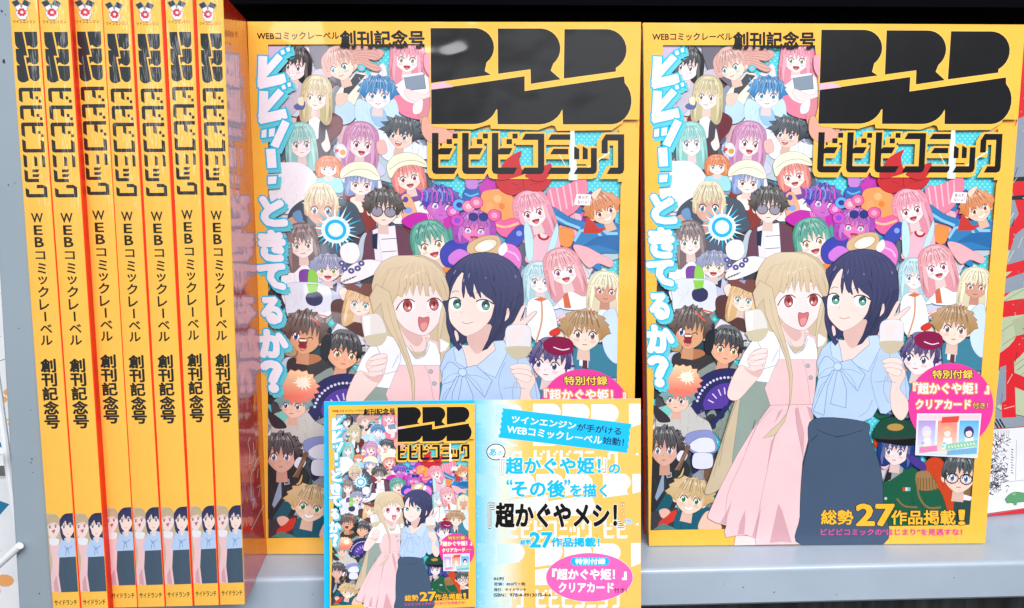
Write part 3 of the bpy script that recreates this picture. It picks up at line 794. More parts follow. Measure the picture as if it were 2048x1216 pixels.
    head(A, 195, 395, 185, 235, '#e0b09c', '#3b353d', '#7a8494', 0, 'flat', 'messy', -.2, 1.15, 38)
    blob(A, [(360, 300), (420, 250), (560, 240), (610, 320), (600, 420), (420, 420)], '#8d96cc', '#3d4478'); blob(A, [(400, 350), (480, 300), (580, 310), (600, 400), (500, 420), (420, 400)], '#e4e6f4', '#6a70a0'); blob(A, [(430, 430), (520, 420), (580, 440), (570, 540), (430, 540)], '#dfe2f2', '#5a62a0')
    blob(A, [(290, 450), (330, 400), (380, 430), (360, 480), (310, 490)], '#e4e6f4', '#4a5080'); A.line([(390, 360), (300, 560)], '#7b5a44', 34); A.line([(370, 420), (280, 560)], '#a08068', 8)
    blob(A, [(90, 960), (140, 850), (250, 690), (290, 720), (240, 860), (160, 960)], '#1f5a6c', '#0f2f3a')
    A.poly([(90, 900), (300, 860), (310, 1045), (85, 1046)], '#3e3d42'); A.poly([(150, 980), (230, 900), (290, 880), (300, 950), (200, 1010), (140, 1010)], '#d23c30'); blob(A, [(150, 890), (200, 870), (240, 900), (180, 950)], '#eab8a6')
    blob(A, [(290, 1046), (300, 900), (400, 880), (520, 860), (620, 900), (620, 1046)], '#1d5c70', '#0f343f'); folds(A, 320, 920, 480, 1020, '#1d5c70', 9, 40, 4)
    blob(A, [(470, 1040), (500, 930), (560, 890), (640, 980), (640, 1046)], '#eac3ac', '#a87a66')
    head(A, 400, 795, 200, 215, '#f6d3bc', '#d8b67e', '#3a9a52', 12, 'grin', 'messy', .05, 1.3, 40)
    A.line([(300, 620), (330, 600), (350, 540)], '#d8b67e', 16, True, taper=True)
    A.poly([(100, 1040), (180, 990), (260, 1020), (300, 1046)], '#55807c')
    # ---- lower right crowd
    D()
    for k in range(9): A.line([(900 + 20 * k, 250 + 14 * k), (1050, 200 + 8 * k), (1200, 170 + 10 * k)], '#f6dfe0' if k % 2 else '#f0c0c8', 14, True)
    blob(A, [(740, 130), (820, 90), (900, 130), (930, 330), (800, 420), (730, 300)], '#eceff6', '#9aa4b8'); A.line([(835, 100), (830, 260), (780, 420)], '#d69a72', 12, True); A.poly([(780, 110), (830, 90), (880, 105), (832, 125)], '#d8764a')
    blob(A, [(1040, 600), (1040, 470), (1140, 430), (1260, 440), (1320, 540), (1330, 660), (1060, 640)], '#3f8098', '#22506a'); A.poly([(1080, 470), (1140, 480), (1130, 600), (1070, 580)], '#e8f0fa'); A.poly([(1100, 510), (1130, 505), (1125, 610), (1090, 600)], '#6a3440')
    blob(A, [(1240, 250), (1330, 170), (1360, 300), (1340, 560), (1250, 480)], '#cfe2f5', '#88a4c8'); blob(A, [(880, 340), (940, 310), (950, 350), (890, 370)], '#d8382e')
    head(A, 1118, 355, 190, 215, '#f8dccb', '#ba905c', '#8a7064', 6, 'flat', 'messy', .15, 1.2, 41)
    blob(A, [(750, 690), (850, 640), (960, 680), (920, 860), (780, 880), (740, 780)], '#4d7fa0', '#2a4c68')
    head(A, 870, 575, 205, 215, '#f8e6e4', '#473a78', '#5a5a86', 10, 'flat', 'short', -.5, 1.1, 42)
    A.poly([(830, 420), (900, 375), (1000, 385), (1040, 430), (1020, 490), (930, 510), (850, 480)], '#8a1c4a', True); A.line([(900, 450), (960, 470), (1010, 460)], '#f0dce8', 8, True)
    Ff()
    blob(A, [(800, 320), (870, 190), (960, 200), (1010, 330), (1060, 420), (1040, 560), (850, 560)], '#cc4622', '#7a2812'); folds(A, 840, 240, 1020, 480, '#cc4622', 9, 44, 3)
    A.poly([(1040, 440), (1170, 470), (1160, 645), (1030, 645)], '#2f4a46'); A.poly([(1040, 420), (1100, 430), (1165, 450), (1150, 475), (1060, 465)], '#ece6f2')
    head(A, 1075, 315, 175, 190, '#f3d5c4', '#2f3d40', '#4a7ec8', 5, 'flat', 'short', .0, 1.15, 44, specs='rim')
    blob(A, [(540, 640), (545, 380), (640, 270), (740, 240), (860, 330), (960, 440), (960, 640)], '#1e5d42', '#0c2e22'); folds(A, 560, 400, 900, 580, '#1e5d42', 12, 43, 4)
    A.poly([(560, 330), (620, 240), (700, 225), (690, 280), (600, 340)], '#9aa09c'); A.poly([(590, 260), (620, 250), (610, 330), (560, 350)], '#25282e')
    blob(A, [(780, 290), (860, 270), (890, 310), (930, 390), (800, 400)], '#a07a50', '#5c4228')
    for k in range(6): A.line([(810 + 20 * k, 320), (810 + 22 * k, 400)], '#7a5a38', 7)
    A.line([(790, 320), (800, 440), (860, 520), (950, 520)], '#8a6a48', 14, True); A.line([(650, 460), (700, 510), (790, 520)], '#8a6a48', 12, True)
    for k, c in enumerate(('#d05038', '#e8d8b8', '#7ab8d8')): A.poly([(690 + 18 * k, 385), (706 + 18 * k, 383), (706 + 18 * k, 408), (690 + 18 * k, 410)], c)
    A.ell(575, 460, 10, 10, '#c8ccc0'); blob(A, [(520, 160), (560, 170), (600, 230), (560, 260), (530, 220)], '#f3c8cc', '#a06a78')
    head(A, 645, 140, 150, 165, '#f4dedc', '#1f4088', '#6a70a8', 6, 'flat', 'bob', -.3, 1.05, 43)
    blob(A, [(720, 160), (800, 190), (850, 240), (830, 270), (760, 230)], '#4a3a90')
    blob(A, [(510, 60), (560, 40), (740, 40), (780, 90), (700, 100), (560, 80)], '#16181c'); A.poly([(490, 10), (560, -85), (680, -85), (790, -20), (770, 50), (520, 55)], '#1d4a3a', True, '#0e261e', 4)
    A.ell(640, -25, 58, 26, '#b8924e', o='#6a4e24', ow=3); A.line([(530, 42), (640, 52), (770, 40)], '#3a3e40', 16, True)


class Bodies(Art):
    """first pass of the crowd: plain shoulders only"""
    only_bodies = True
    def poly(s, *a, **k): pass
    def ell(s, *a, **k): pass
    def line(s, *a, **k): pass
    def text(s, *a, **k): pass


rf = random.Random(21)
PALS = [(['#e9e4f0', '#cdd8ea', '#bcd3e6', '#f1ead8', '#d8b0b8', '#8a93a4', '#6e3b46', '#f0d4cc'], 1315, 1640, 110, 300),
        (['#e8e4ee', '#8a3d38', '#5b6876', '#d8ae98', '#6c4456', '#c9cfe0', '#4a4650', '#b9c4d8'], 1310, 1640, 300, 600),
        (['#c43ab0', '#3f50b8', '#e070b8', '#7a3fa4', '#2f7db8', '#ee8f58', '#f2b4c4', '#5aa8e0'], 1620, 1960, 375, 520),
        (['#eef0f6', '#cfd8ea', '#f4c4cc', '#3f6f92', '#7a8aa4', '#f3e9d2', '#d8cfd8'], 1780, 1950, 500, 760),
        (['#3a3d40', '#8a968e', '#c9c6c4', '#4a4f54', '#26304c', '#7b5a44', '#2b4a56', '#9a9aa4'], 1300, 1500, 620, 1050),
        (['#1e5d42', '#2f4a46', '#2c3446', '#cc4622', '#24517a', '#16181c', '#8a6a48'], 1765, 1945, 800, 1045)]
X()
for pal, x0, x1, y0, y1 in PALS:
    for k in range(int((x1 - x0) * (y1 - y0) / 900)):
        cx, cy = rf.uniform(x0, x1), rf.uniform(y0, y1)
        if 1500 < cx < 1570 and 92 < cy < 150: continue
        r0 = rf.uniform(13, 26); c = rf.choice(pal); a0 = rf.uniform(0, 6.28)
        pts = [(cx + r0 * (.6 + .7 * rf.random()) * math.cos(a0 + .785 * j), cy + r0 * 1.25 * (.6 + .7 * rf.random()) * math.sin(a0 + .785 * j)) for j in range(8)]
        cover.poly(pts, c, True, shade(c, .5), .8)
        for j in range(3):
            u = rf.uniform(-.5, .5) * r0
            cover.line([(cx + u, cy - r0 * .6), (cx + u * .8 + rf.uniform(-4, 4), cy), (cx + u * 1.3, cy + r0 * .7)], shade(c, rf.choice((.6, .72, 1.18))), rf.uniform(.6, 1.8), True)
cover.__class__ = Bodies
crowd(cover)
cover.__class__ = Art
crowd(cover)
A = cover
# ---- yellow border over the crowd
X()
A.poly([(1270, 30), (1324.5, 30), (1324.5, 92), (1299.3, 1058), (1299, 1100), (1280, 1100)], YEL)
A.poly([(1324, 40), (2060, 40), (2060, 92), (1324, 92)], YEL)
A.poly([(1627, 91), (2060, 91), (2060, 240), (1640, 240), (1634, 170)], YEL)
A.poly([(1988, 370), (2060, 240), (2060, 1100), (1930, 1100), (1935, 1047)], YEL)
A.poly([(1298.5, 1058), (1935, 1047), (1940, 1100), (1290, 1100)], YEL)
# hair and hand running out over the border
P(); blob(A, [(1400, 300), (1455, 290), (1475, 350), (1440, 400), (1480, 470), (1440, 470), (1400, 400)], '#f7a3b5', '#d06a84')
A.poly([(1452, 560), (1600, 525), (1605, 560), (1452, 600)], '#f2b6cc')
# logo backing
L()
off = [(40, 1000), (400, 1000), (500, 935), (560, 1000), (900, 965), (980, 900), (985, 970), (1380, 965), (1480, 900), (1500, 860), (1600, 600), (1600, 500), (60, 500)]
A.poly([(60, 880), (70, 940), (390, 950), (470, 925), (515, 915), (520, 945), (860, 955), (960, 920), (985, 925), (1000, 960), (1400, 955), (1480, 900), (1500, 700), (100, 700)], YEL, False)
for sh in title_shapes():
    A.poly([(x - 28, y + 30) for x, y in sh], YEL)
A.layer += 1
for sh in title_shapes():
    A.line([(x - 12, y + 14) for x, y in sh] + [(sh[0][0] - 12, sh[0][1] + 14)], YEL, 44)
for sh in title_shapes():
    A.line(list(sh) + [sh[0]], YEL, 26)
A.poly([(1455, 930), (1600, 930), (1600, 1330), (1440, 1330), (1452, 1300)], YEL)
# light burst behind the title
A.poly([(1098, 960), (1128, 960), (1150, 1320), (1085, 1320)], '#cfeee6'); A.poly([(1106, 960), (1122, 960), (1136, 1320), (1098, 1320)], '#f4f6f0'); A.poly([(1110, 1300), (1000, 1110), (1008, 1106)], '#f8e8b8'); A.poly([(1120, 1300), (1380, 1110), (1386, 1120)], '#e4f4ee')
# reprise of the red bow and the reaching hand behind the lettering
A.poly([(742, 1105), (726, 1160), (742, 1232), (765, 1275), (600, 1320), (565, 1290), (590, 1230), (640, 1160)], '#c52c30', True)
A.poly([(955, 1198), (945, 1280), (880, 1330), (765, 1290), (840, 1250)], '#c52c30', True)
blob(A, [(20, 870), (60, 860), (100, 930), (180, 940), (230, 970), (285, 960), (240, 1000), (200, 1040), (90, 1050), (20, 980)], '#e2a892', '#9a6152')
# title lettering and logo
A.layer += 1
for sh in title_shapes(): A.poly(sh, BLK, adv=False)
A.layer += 1
for sh in logo_shapes(): A.line([(x, y) for x, y in sh] + [sh[0]], '#ffce6e', 9)
A.layer += 1
for sh in logo_shapes(): A.poly(sh, BLK, adv=False)
A.poly([(85, 618), (180, 604), (245, 640), (85, 660)], '#f2bcd0')
# issue line
P()
A.text('WEBコミックレーベル', (95, 112, 738, 172), BLK, .03)
A.text('創刊記念号', (748, 104, 1405, 238), BLK, .042)
# ---- slanted cyan-edged slogan
def slogan(A, strokes, polys):
    def ext(pts, e):
        p = [np.array(q, float) for q in pts]
        d0 = p[0] - p[1]; d1 = p[-1] - p[-2]
        return [p[0] + d0 / np.linalg.norm(d0) * e] + p[1:-1] + [p[-1] + d1 / np.linalg.norm(d1) * e]
    for sh, c, ex in (((18, 22), '#66cfdc', 34), ((0, 0), '#28bde6', 25), ((0, 0), '#f8f5fd', 0)):
        A.layer += 1
        for pts, wd in strokes:
            A.line([(x + sh[0], y + sh[1]) for x, y in ext(pts, ex / 2 + 6)], c, wd * 1.24 + ex)
        for pts in polys:
            q = [(x + sh[0], y + sh[1]) for x, y in pts]
            A.poly(q, c)
            if ex: A.line(q + [q[0]], c, ex)
A.layer += 1
P()
for dy in (0, 277):
    slogan(A, [([(136, 308 + dy), (124, 545 + dy)], 56), ([(150, 438 + dy), (268, 305 + dy)], 46), ([(100, 525 + dy), (303, 480 + dy)], 62)],
           [[(275, 262 + dy), (300, 250 + dy), (312, 282 + dy), (285, 292 + dy)], [(322, 240 + dy), (346, 232 + dy), (352, 262 + dy), (328, 270 + dy)]])
slogan(A, [([(302, 826), (210, 1015)], 50)], [[(112, 890), (150, 882), (146, 945), (108, 950)], [(170, 880), (215, 872), (208, 936), (166, 942)]])
Qf()
slogan(A, [([(178, -10), (185, 128)], 58)], [[(152, 204), (220, 200), (212, 258), (150, 264)]])
def big(ch, box, shear=-26):
    x0, y0, x1, y1 = box
    A.text(ch, (x0 + 20, y0 + 24, x1 + 20, y1 + 24), '#66cfdc', .085, '#66cfdc', .13, shear=shear)
    A.text(ch, box, '#f8f5fd', .082, '#28bde6', .122, shear=shear)


for ch, bx in (('と', (98, 372, 268, 585)), ('き', (82, 640, 262, 862)), ('て', (66, 905, 262, 1088))): big(ch, bx)
T()
for ch, bx in (('る', (80, 115, 220, 305)), ('か', (50, 372, 258, 572)), ('？', (78, 622, 212, 845))): big(ch, bx)
# ---- the two young women in front
X()
A.poly([(1589, 503), (1548, 514), (1524, 545), (1511, 600), (1503, 680), (1495, 740), (1468, 800), (1442, 880), (1420, 945), (1408, 985), (1437, 975), (1465, 930), (1500, 850), (1560, 800), (1640, 740), (1652, 640), (1655, 565), (1640, 525), (1615, 507)], '#cfbd9f', True, '#8a7a64', .9)
A.poly([(1486, 750), (1510, 700), (1530, 690), (1555, 800), (1536, 850), (1498, 905), (1470, 985), (1462, 930), (1470, 860)], '#93a49b', True, '#6c7a74', .7)
A.line([(1508, 838), (1499, 870)], '#55625e', 1.6)
A.line([(1475, 790), (1450, 860), (1436, 930)], '#a39274', 1.2, True); A.line([(1460, 830), (1438, 900), (1425, 950)], '#a39274', 1.0, True)
# legs and dress
V()
A.poly([(768, 1080), (930, 1095), (930, 1163), (752, 1168)], '#f1dad6', False, '#a07a7a', 3); A.poly([(1030, 1150), (1140, 1135), (1145, 1157), (1030, 1158)], '#f1d9a0')
A.poly([(1050, 30), (1385, 28), (1392, 160), (1335, 380), (1306, 490), (1288, 760), (1302, 1157), (930, 1163), (922, 1108), (850, 1082), (770, 1088), (690, 1101), (674, 1055), (692, 1006), (600, 980), (545, 950), (540, 925), (640, 700), (780, 430), (900, 235)], '#f1cbce', False, '#9a7076', 3.5)
for q in ([(1110, 828), (1140, 880), (1220, 1145), (1130, 1136), (1040, 1148)], [(843, 878), (846, 960), (835, 1078), (780, 1078), (800, 980)], [(738, 800), (700, 940), (690, 1000), (640, 985), (690, 900)], [(975, 850), (950, 1000), (930, 1110), (900, 1090), (935, 960)], [(1245, 60), (1270, 50), (1320, 260), (1312, 460), (1290, 350), (1255, 180)], [(1110, 240), (1080, 300), (1020, 540), (1050, 330)], [(1150, 60), (1130, 100), (1080, 180), (1110, 90)], [(1340, 40), (1395, 70), (1385, 190), (1360, 120)]):
    A.poly(q, '#d7a6ad')
for q in ([(1060, 60), (920, 230), (830, 460), (700, 760), (690, 1000)], [(1000, 60), (850, 400)], [(1090, 240), (1020, 560), (960, 860), (925, 1108)], [(1250, 80), (1260, 200), (1312, 460)]): A.line(q, '#a87a82', 2.6, True)
T()
# blouse, bodice, neck
A.poly([(1140, 345), (1330, 380), (1350, 470), (1290, 530), (1200, 525), (1150, 470)], '#f2d6d0', True); A.poly([(1140, 345), (1290, 410), (1285, 470), (1240, 490), (1170, 420)], '#dfb7b2', True)
A.poly([(1060, 640), (1420, 630), (1410, 860), (1392, 1000), (1045, 1008), (1000, 870), (1030, 800)], '#f2c8c9', False, '#a07a80', 3)
A.poly([(1320, 420), (1440, 460), (1420, 640), (1340, 640)], '#f2c8c9', False, '#a07a80', 2.5)
A.poly([(1120, 500), (1180, 490), (1240, 590), (1310, 560), (1345, 440), (1400, 470), (1425, 560), (1425, 640), (1110, 640)], '#eff1f8', False, '#8f93a4', 3); A.line([(1185, 500), (1240, 588), (1310, 560), (1350, 470)], '#9aa0b0', 4, True); A.line([(1200, 480), (1250, 560), (1300, 535), (1330, 460)], '#9aa0b0', 3, True)
A.line([(1305, 640), (1340, 760), (1370, 1000)], '#b98a90', 3, True)
for y in (690, 785): A.ell(1348 + (y - 690) * .25, y, 17, 17, '#aab0ba', o='#7c828c', ow=3)
A.poly([(1010, 400), (1080, 420), (1125, 520), (1120, 620), (1068, 730), (1030, 825), (900, 810), (785, 690), (830, 590), (890, 500)], '#eff1f9', False, '#8f93a4', 3)
A.line([(1110, 560), (1080, 620), (1060, 660)], '#9aa0b0', 4); A.line([(940, 560), (960, 680), (930, 790)], '#b4b9c8', 3, True)
# right sleeve of white blouse behind
A.poly([(1430, 430), (1500, 470), (1470, 520), (1425, 540)], '#eff1f9')
# arm and hand holding the glass
GL = [(838, 258), (880, 240), (965, 236), (1010, 310), (1027, 400), (1005, 455), (965, 488), (900, 490), (862, 450)]
A.poly([(800, 688), (742, 780), (702, 890), (705, 945), (745, 970), (800, 955), (880, 868), (960, 775), (992, 715), (1010, 650), (1022, 575), (985, 552), (930, 560), (880, 600), (858, 650), (878, 705)], '#f4dad4', True, '#a98480', 3)
A.poly([(830, 700), (900, 730), (970, 720), (985, 730), (950, 780), (890, 760)], '#e2bab4', True)
A.poly(GL, '#e2ddd8', True, '#b0a8a4', 3); A.poly([(850, 262), (905, 248), (900, 400), (860, 410)], '#f4f4f8'); A.poly([(855, 415), (1025, 385), (1022, 425), (1003, 458), (965, 488), (900, 490), (865, 455)], '#cdc2a6', True)
A.line([(945, 490), (975, 560), (985, 700)], '#b8b4b8', 6); A.line([(935, 728), (1000, 712), (1100, 684)], '#b0a8b0', 5)
for q in ([(880, 600), (940, 560), (1010, 550), (1020, 575), (960, 600)], [(870, 640), (930, 600), (1010, 590), (1020, 612), (950, 640)], [(870, 680), (930, 650), (1000, 635), (1008, 658), (950, 690)]): A.poly(q, '#f6dfda', True, '#b08a86', 2.6)
# blonde face
A.poly([(1020, 150), (1060, 200), (1070, 280), (1030, 290), (1000, 220)], '#f2d6d0', True, '#b08a86', 2.5)
A.poly([(1090, 60), (1090, 200), (1110, 280), (1180, 360), (1285, 405), (1345, 390), (1405, 330), (1450, 260), (1472, 170), (1485, 60), (1280, 0)], '#f6e1df', True, '#a98480', 3)
for (x, y, rx_, k) in ((1190, 172, 62, 1), (1398, 162, 58, -1)):
    A.ell(x, y, rx_, 50, '#fdf9fa'); A.ell(x + 3 * k, y - 2, 35, 48, '#9c3f40', o='#6a2a30', ow=4); A.ell(x + 3 * k, y + 16, 26, 24, '#d88080'); A.ell(x + 3 * k, y - 8, 12, 20, '#7a2a2c'); A.ell(x + 16 * k, y + 18, 8, 9, '#fff6f6')
A.line([(1105, 205), (1130, 160), (1170, 124), (1215, 120), (1250, 140)], '#4a3638', 8, True); A.line([(1345, 140), (1380, 112), (1420, 112), (1455, 138), (1472, 165)], '#4a3638', 8, True)
A.line([(1120, 90), (1170, 62), (1215, 60)], '#b09a80', 3, True); A.line([(1370, 50), (1410, 45), (1440, 60)], '#b09a80', 3, True)
A.poly([(1275, 262), (1310, 266), (1353, 260), (1345, 320), (1318, 368), (1290, 368), (1272, 320)], '#d0757a', True, '#7a3c40', 4); A.poly([(1285, 320), (1320, 300), (1340, 320), (1318, 362), (1295, 362)], '#e59a98', True)
A.line([(1345, 222), (1352, 226)], '#c09088', 5)
# blonde hair in front
U()
fr = [(0, 140), (-60, 150), (-180, 210), (-260, 330), (-300, 480), (-290, 640), (-200, 640), (-110, 760), (-60, 650), (-20, 590), (30, 610), (50, 560), (60, 500), (70, 600), (110, 500), (130, 430), (125, 520), (150, 600), (170, 520), (200, 450), (215, 560), (230, 600), (245, 500), (265, 460), (285, 590), (325, 600), (318, 500), (345, 450), (370, 580), (400, 500), (420, 560), (470, 640), (500, 650), (530, 640), (548, 560), (535, 440), (480, 320), (390, 220), (280, 160), (140, 138)]
A.poly(fr, lambda p: mix('#e0cdb0', '#d3bd9a', max(0, min(1, (p[1] - 140) / 480))), False, '#8a765c', 4)
for q in ([(290, 300), (330, 400), (345, 520)], [(240, 370), (255, 460), (250, 560)], [(160, 380), (160, 480), (150, 560)], [(80, 370), (80, 480), (50, 570)], [(380, 400), (430, 520), (470, 620)], [(10, 400), (0, 500), (-40, 620)], [(-100, 300), (-180, 480), (-200, 600)], [(450, 380), (500, 500), (520, 620)], [(200, 350), (215, 430), (222, 520)]): A.line(q, '#9c876a', 5, True, taper=True)
rs_ = random.Random(6)
for k in range(22):
    x = -250 + 34 * k; A.line([(x * .55 + 120 + rs_.uniform(-8, 8), 190 + abs(k - 11) * 9), (x * .8 + 60, 300), (x + 10 + rs_.uniform(-14, 14), 430 + rs_.uniform(-30, 60))], '#bda583' if k % 3 else '#e2d0b2', 3.5, True, taper=True)
for q in ([(60, 400), (100, 360)], [(130, 390), (170, 350)], [(200, 340), (240, 320)], [(270, 320), (290, 310)]): A.line(q, '#e8d8c0', 14)
T()
A.poly([(960, 0), (1060, 60), (1090, 200), (1120, 330), (1165, 480), (1205, 620), (1225, 760), (1218, 900), (1208, 985), (1180, 1070), (1120, 1150), (1060, 1200), (985, 1276), (1080, 1250), (1160, 1140), (1196, 1010), (1203, 900), (1196, 760), (1170, 640), (1110, 480), (1050, 380), (1010, 280), (990, 150), (930, 230), (905, 100)], '#d8c5a6', False, '#8f7c60', 3)
A.poly([(1470, 120), (1480, 200), (1455, 320), (1430, 430), (1425, 560), (1412, 450), (1420, 330), (1445, 220)], '#d8c5a6', False, '#8f7c60', 2.5)
A.line([(1040, 150), (1070, 300), (1130, 480), (1185, 640), (1208, 800)], '#a9946f', 3, True)
# dark haired woman: back hair
U()
A.poly([(930, 104), (800, 122), (680, 185), (590, 270), (512, 365), (545, 520), (530, 640), (470, 660), (500, 780), (498, 920), (530, 1060), (585, 1170), (640, 1190), (700, 1110), (1000, 1105), (1090, 1100), (1180, 920), (1330, 745), (1352, 500), (1322, 330), (1240, 210), (1110, 130), (1010, 106)], '#383b5c', True, '#1f2036', 4)
A.poly([(585, 985), (615, 1010), (625, 1080), (600, 1105), (585, 1050)], '#f4d8d0', True)
D()
# raised arm with two fingers
A.poly([(555, 420), (590, 330), (640, 262), (690, 170), (712, 148), (722, 156), (700, 215), (680, 262), (735, 225), (785, 192), (797, 203), (760, 245), (712, 300), (700, 380), (640, 460), (590, 470)], '#f3d6cd', True, '#a98480', 3)
A.poly([(690, 235), (722, 160), (712, 200), (700, 240)], '#26283c')
# neck and blouse
A.poly([(300, 300), (470, 290), (460, 400), (520, 440), (430, 620), (340, 640), (270, 600), (260, 450), (320, 430)], '#f4d8d0', True); A.poly([(320, 360), (470, 285), (465, 400), (380, 500), (320, 440)], '#dfb9b0', True)
A.poly([(262, 425), (200, 455), (150, 500), (112, 600), (128, 700), (92, 860), (74, 962), (115, 1012), (300, 1026), (430, 1046), (520, 1005), (560, 935), (580, 975), (620, 980), (660, 950), (700, 860), (786, 882), (792, 790), (745, 590), (690, 490), (560, 402), (490, 408), (500, 470), (350, 600), (300, 592), (285, 500)], '#b7cfef', False, '#6a80a8', 3.5)
A.poly([(262, 425), (210, 470), (225, 560), (285, 600), (300, 592), (285, 500)], '#c4d9f4', False, '#6a80a8', 3); A.poly([(490, 408), (560, 402), (590, 470), (490, 670), (350, 600), (420, 540), (500, 470)], '#c4d9f4', False, '#6a80a8', 3)
for q in ([(262, 620), (200, 560), (170, 560), (130, 620), (118, 720), (190, 700), (250, 655)], [(285, 600), (360, 580), (468, 690), (410, 810), (350, 740), (290, 655)], [(240, 660), (190, 780), (165, 990), (85, 960), (150, 800), (225, 660)], [(285, 665), (330, 800), (325, 935), (212, 905), (240, 780), (262, 665)]):
    A.poly(q, '#b9d1f0', False, '#62789f', 3.5)
A.ell(266, 632, 30, 28, '#c4d9f4', o='#62789f', ow=3.5)
for q in ([(290, 640), (370, 720), (400, 790)], [(235, 640), (180, 650), (130, 700)], [(300, 650), (380, 660), (440, 690)], [(560, 560), (510, 700), (540, 860), (580, 960)], [(620, 700), (600, 800), (640, 900)], [(110, 860), (140, 780), (180, 740)], [(520, 880), (480, 960), (420, 1000)], [(740, 600), (760, 720), (770, 860)]): A.line(q, '#7d92b8', 3, True)
# skirt
X()
A.poly([(1624, 836), (1727, 842), (1735, 870), (1752, 915), (1761, 955), (1763, 1000), (1763, 1086), (1600, 1087), (1597, 1030), (1601, 945), (1613, 890)], '#475a73', True, '#2b3546', 1)
A.poly([(1597, 1030), (1763, 1024), (1763, 1086), (1600, 1087.5)], '#475a73'); A.poly([(1740, 1000), (1763, 1000), (1763, 1086), (1740, 1086)], '#475a73')
A.line([(1630, 857), (1665, 870), (1690, 868)], '#2f3c50', 1.4, True); A.line([(1668, 872), (1690, 868), (1722, 858)], '#2f3c50', 1.4, True); A.line([(1618, 880), (1632, 868)], '#2f3c50', 1.6)
D()
# right forearm, glass, hand
A.poly([(655, 620), (745, 640), (762, 700), (722, 790), (775, 870), (785, 950), (745, 1022), (700, 1010), (660, 940), (650, 830), (660, 740), (620, 660)], '#f3d6cd', True, '#a98480', 3)
A.poly([(592, 302), (735, 298), (748, 420), (725, 500), (690, 530), (630, 535), (590, 500), (572, 430)], '#e4e0e2', True, '#b0aab0', 3); A.poly([(620, 330), (690, 320), (680, 400), (620, 430)], '#f0dcdc', True); A.poly([(576, 450), (744, 448), (726, 500), (690, 530), (632, 535), (592, 505)], '#c9bda2', True)
A.line([(650, 535), (640, 600), (632, 735)], '#b0aab4', 6); A.line([(540, 748), (620, 738), (692, 750)], '#b0a8b4', 5, True)
for q in ([(592, 590), (640, 570), (720, 575), (740, 620), (680, 625), (600, 605)], [(598, 620), (650, 605), (730, 620), (740, 660), (680, 655), (610, 640)], [(612, 650), (660, 640), (730, 660), (720, 700), (660, 690)]): A.poly(q, '#f5dcd3', True, '#b08a86', 2.6)
# face
U()
A.poly([(1185, 740), (1180, 830), (1120, 885), (1110, 830), (1150, 740)], '#f4d8d0', True, '#a98480', 3)
A.poly([(690, 330), (590, 470), (548, 620), (528, 720), (532, 850), (575, 935), (680, 1036), (750, 1036), (870, 972), (970, 868), (1012, 760), (1040, 620), (1000, 480), (850, 340)], '#f8ddd4', True, '#a98480', 3)
for (x, y, rx_, k) in ((605, 688, 72, 1), (915, 702, 76, 1)):
    A.ell(x, y, rx_, 72, '#fcfbfc'); A.ell(x + 20, y - 2, 42, 52, '#2c5f60', o='#1c2c34', ow=7); A.ell(x + 20, y + 18, 34, 28, '#63b09a'); A.ell(x + 20, y - 10, 18, 22, '#16282e'); A.ell(x + 24, y + 2, 13, 14, '#f4fffa')
A.line([(528, 650), (560, 622), (610, 612), (645, 628), (668, 655)], '#2a2434', 12, True); A.line([(832, 660), (870, 640), (930, 636), (985, 660), (1030, 690)], '#2a2434', 13, True); A.line([(990, 680), (1030, 668)], '#2a2434', 6)
A.line([(575, 560), (610, 538), (650, 548)], '#4a4658', 6, True); A.line([(830, 565), (880, 545), (930, 560)], '#4a4658', 6, True)
A.line([(668, 885), (715, 908), (790, 886)], '#a8584e', 6, True); A.line([(672, 768), (664, 790)], '#d8a49a', 6)
# front hair
bang = [(930, 106), (800, 124), (690, 185), (600, 270), (690, 320), (712, 340), (690, 440), (682, 530), (692, 610), (700, 620), (714, 560), (722, 470), (745, 560), (775, 610), (790, 600), (806, 620), (826, 632), (806, 540), (818, 450), (845, 540), (878, 612), (890, 618), (884, 540), (940, 600), (1000, 640), (1035, 690), (1030, 860), (985, 960), (940, 1090), (870, 1216), (930, 1190), (1010, 1090), (1090, 990), (1130, 880), (1160, 740), (1240, 620), (1352, 560), (1322, 330), (1240, 210), (1110, 130), (1010, 106)]
A.poly(bang, lambda p: mix('#464a72', '#363859', max(0, min(1, (p[1] - 110) / 900))), False, '#23243c', 4)
A.poly([(512, 365), (600, 270), (700, 320), (640, 390), (590, 480), (556, 580), (545, 480)], '#3d4066')
A.poly([(470, 655), (528, 650), (524, 740), (532, 850), (560, 950), (580, 1030), (600, 1110), (660, 1170), (620, 1216), (585, 1170), (530, 1060), (498, 920), (500, 780)], '#3d4066', False, '#23243c', 4)
for q in ([(1000, 450), (1030, 520), (1050, 600)], [(1195, 480), (1195, 600), (1180, 700)], [(1030, 350), (1040, 400), (1040, 440)], [(690, 330), (720, 318)], [(1160, 740), (1100, 900), (1010, 1070)], [(620, 330), (560, 450), (552, 560)]): A.line(q, '#20213a', 8, True, taper=True)
for k in range(20):
    x = 700 + 30 * k; A.line([(900 + (k - 8) * 14, 130 + abs(k - 8) * 4), (x + 20, 260), (x + 30 + 3 * k, 420 + rs_.uniform(-40, 80))], '#4b4f78' if k % 2 else '#2f3152', 4.5, True, taper=True)
for k in range(8): A.line([(1060 + 34 * k, 480 + 10 * k), (1075 + 30 * k, 640), (1040 + 24 * k, 820 + rs_.uniform(-30, 50))], '#32345a' if k % 2 else '#4b4f78', 5, True, taper=True)
for q in ([(600, 350), (630, 300)], [(760, 390), (775, 340)], [(945, 380), (955, 400)], [(1270, 360), (1280, 390)], [(705, 440), (712, 400)]): A.line(q, '#8a8fb4', 9)
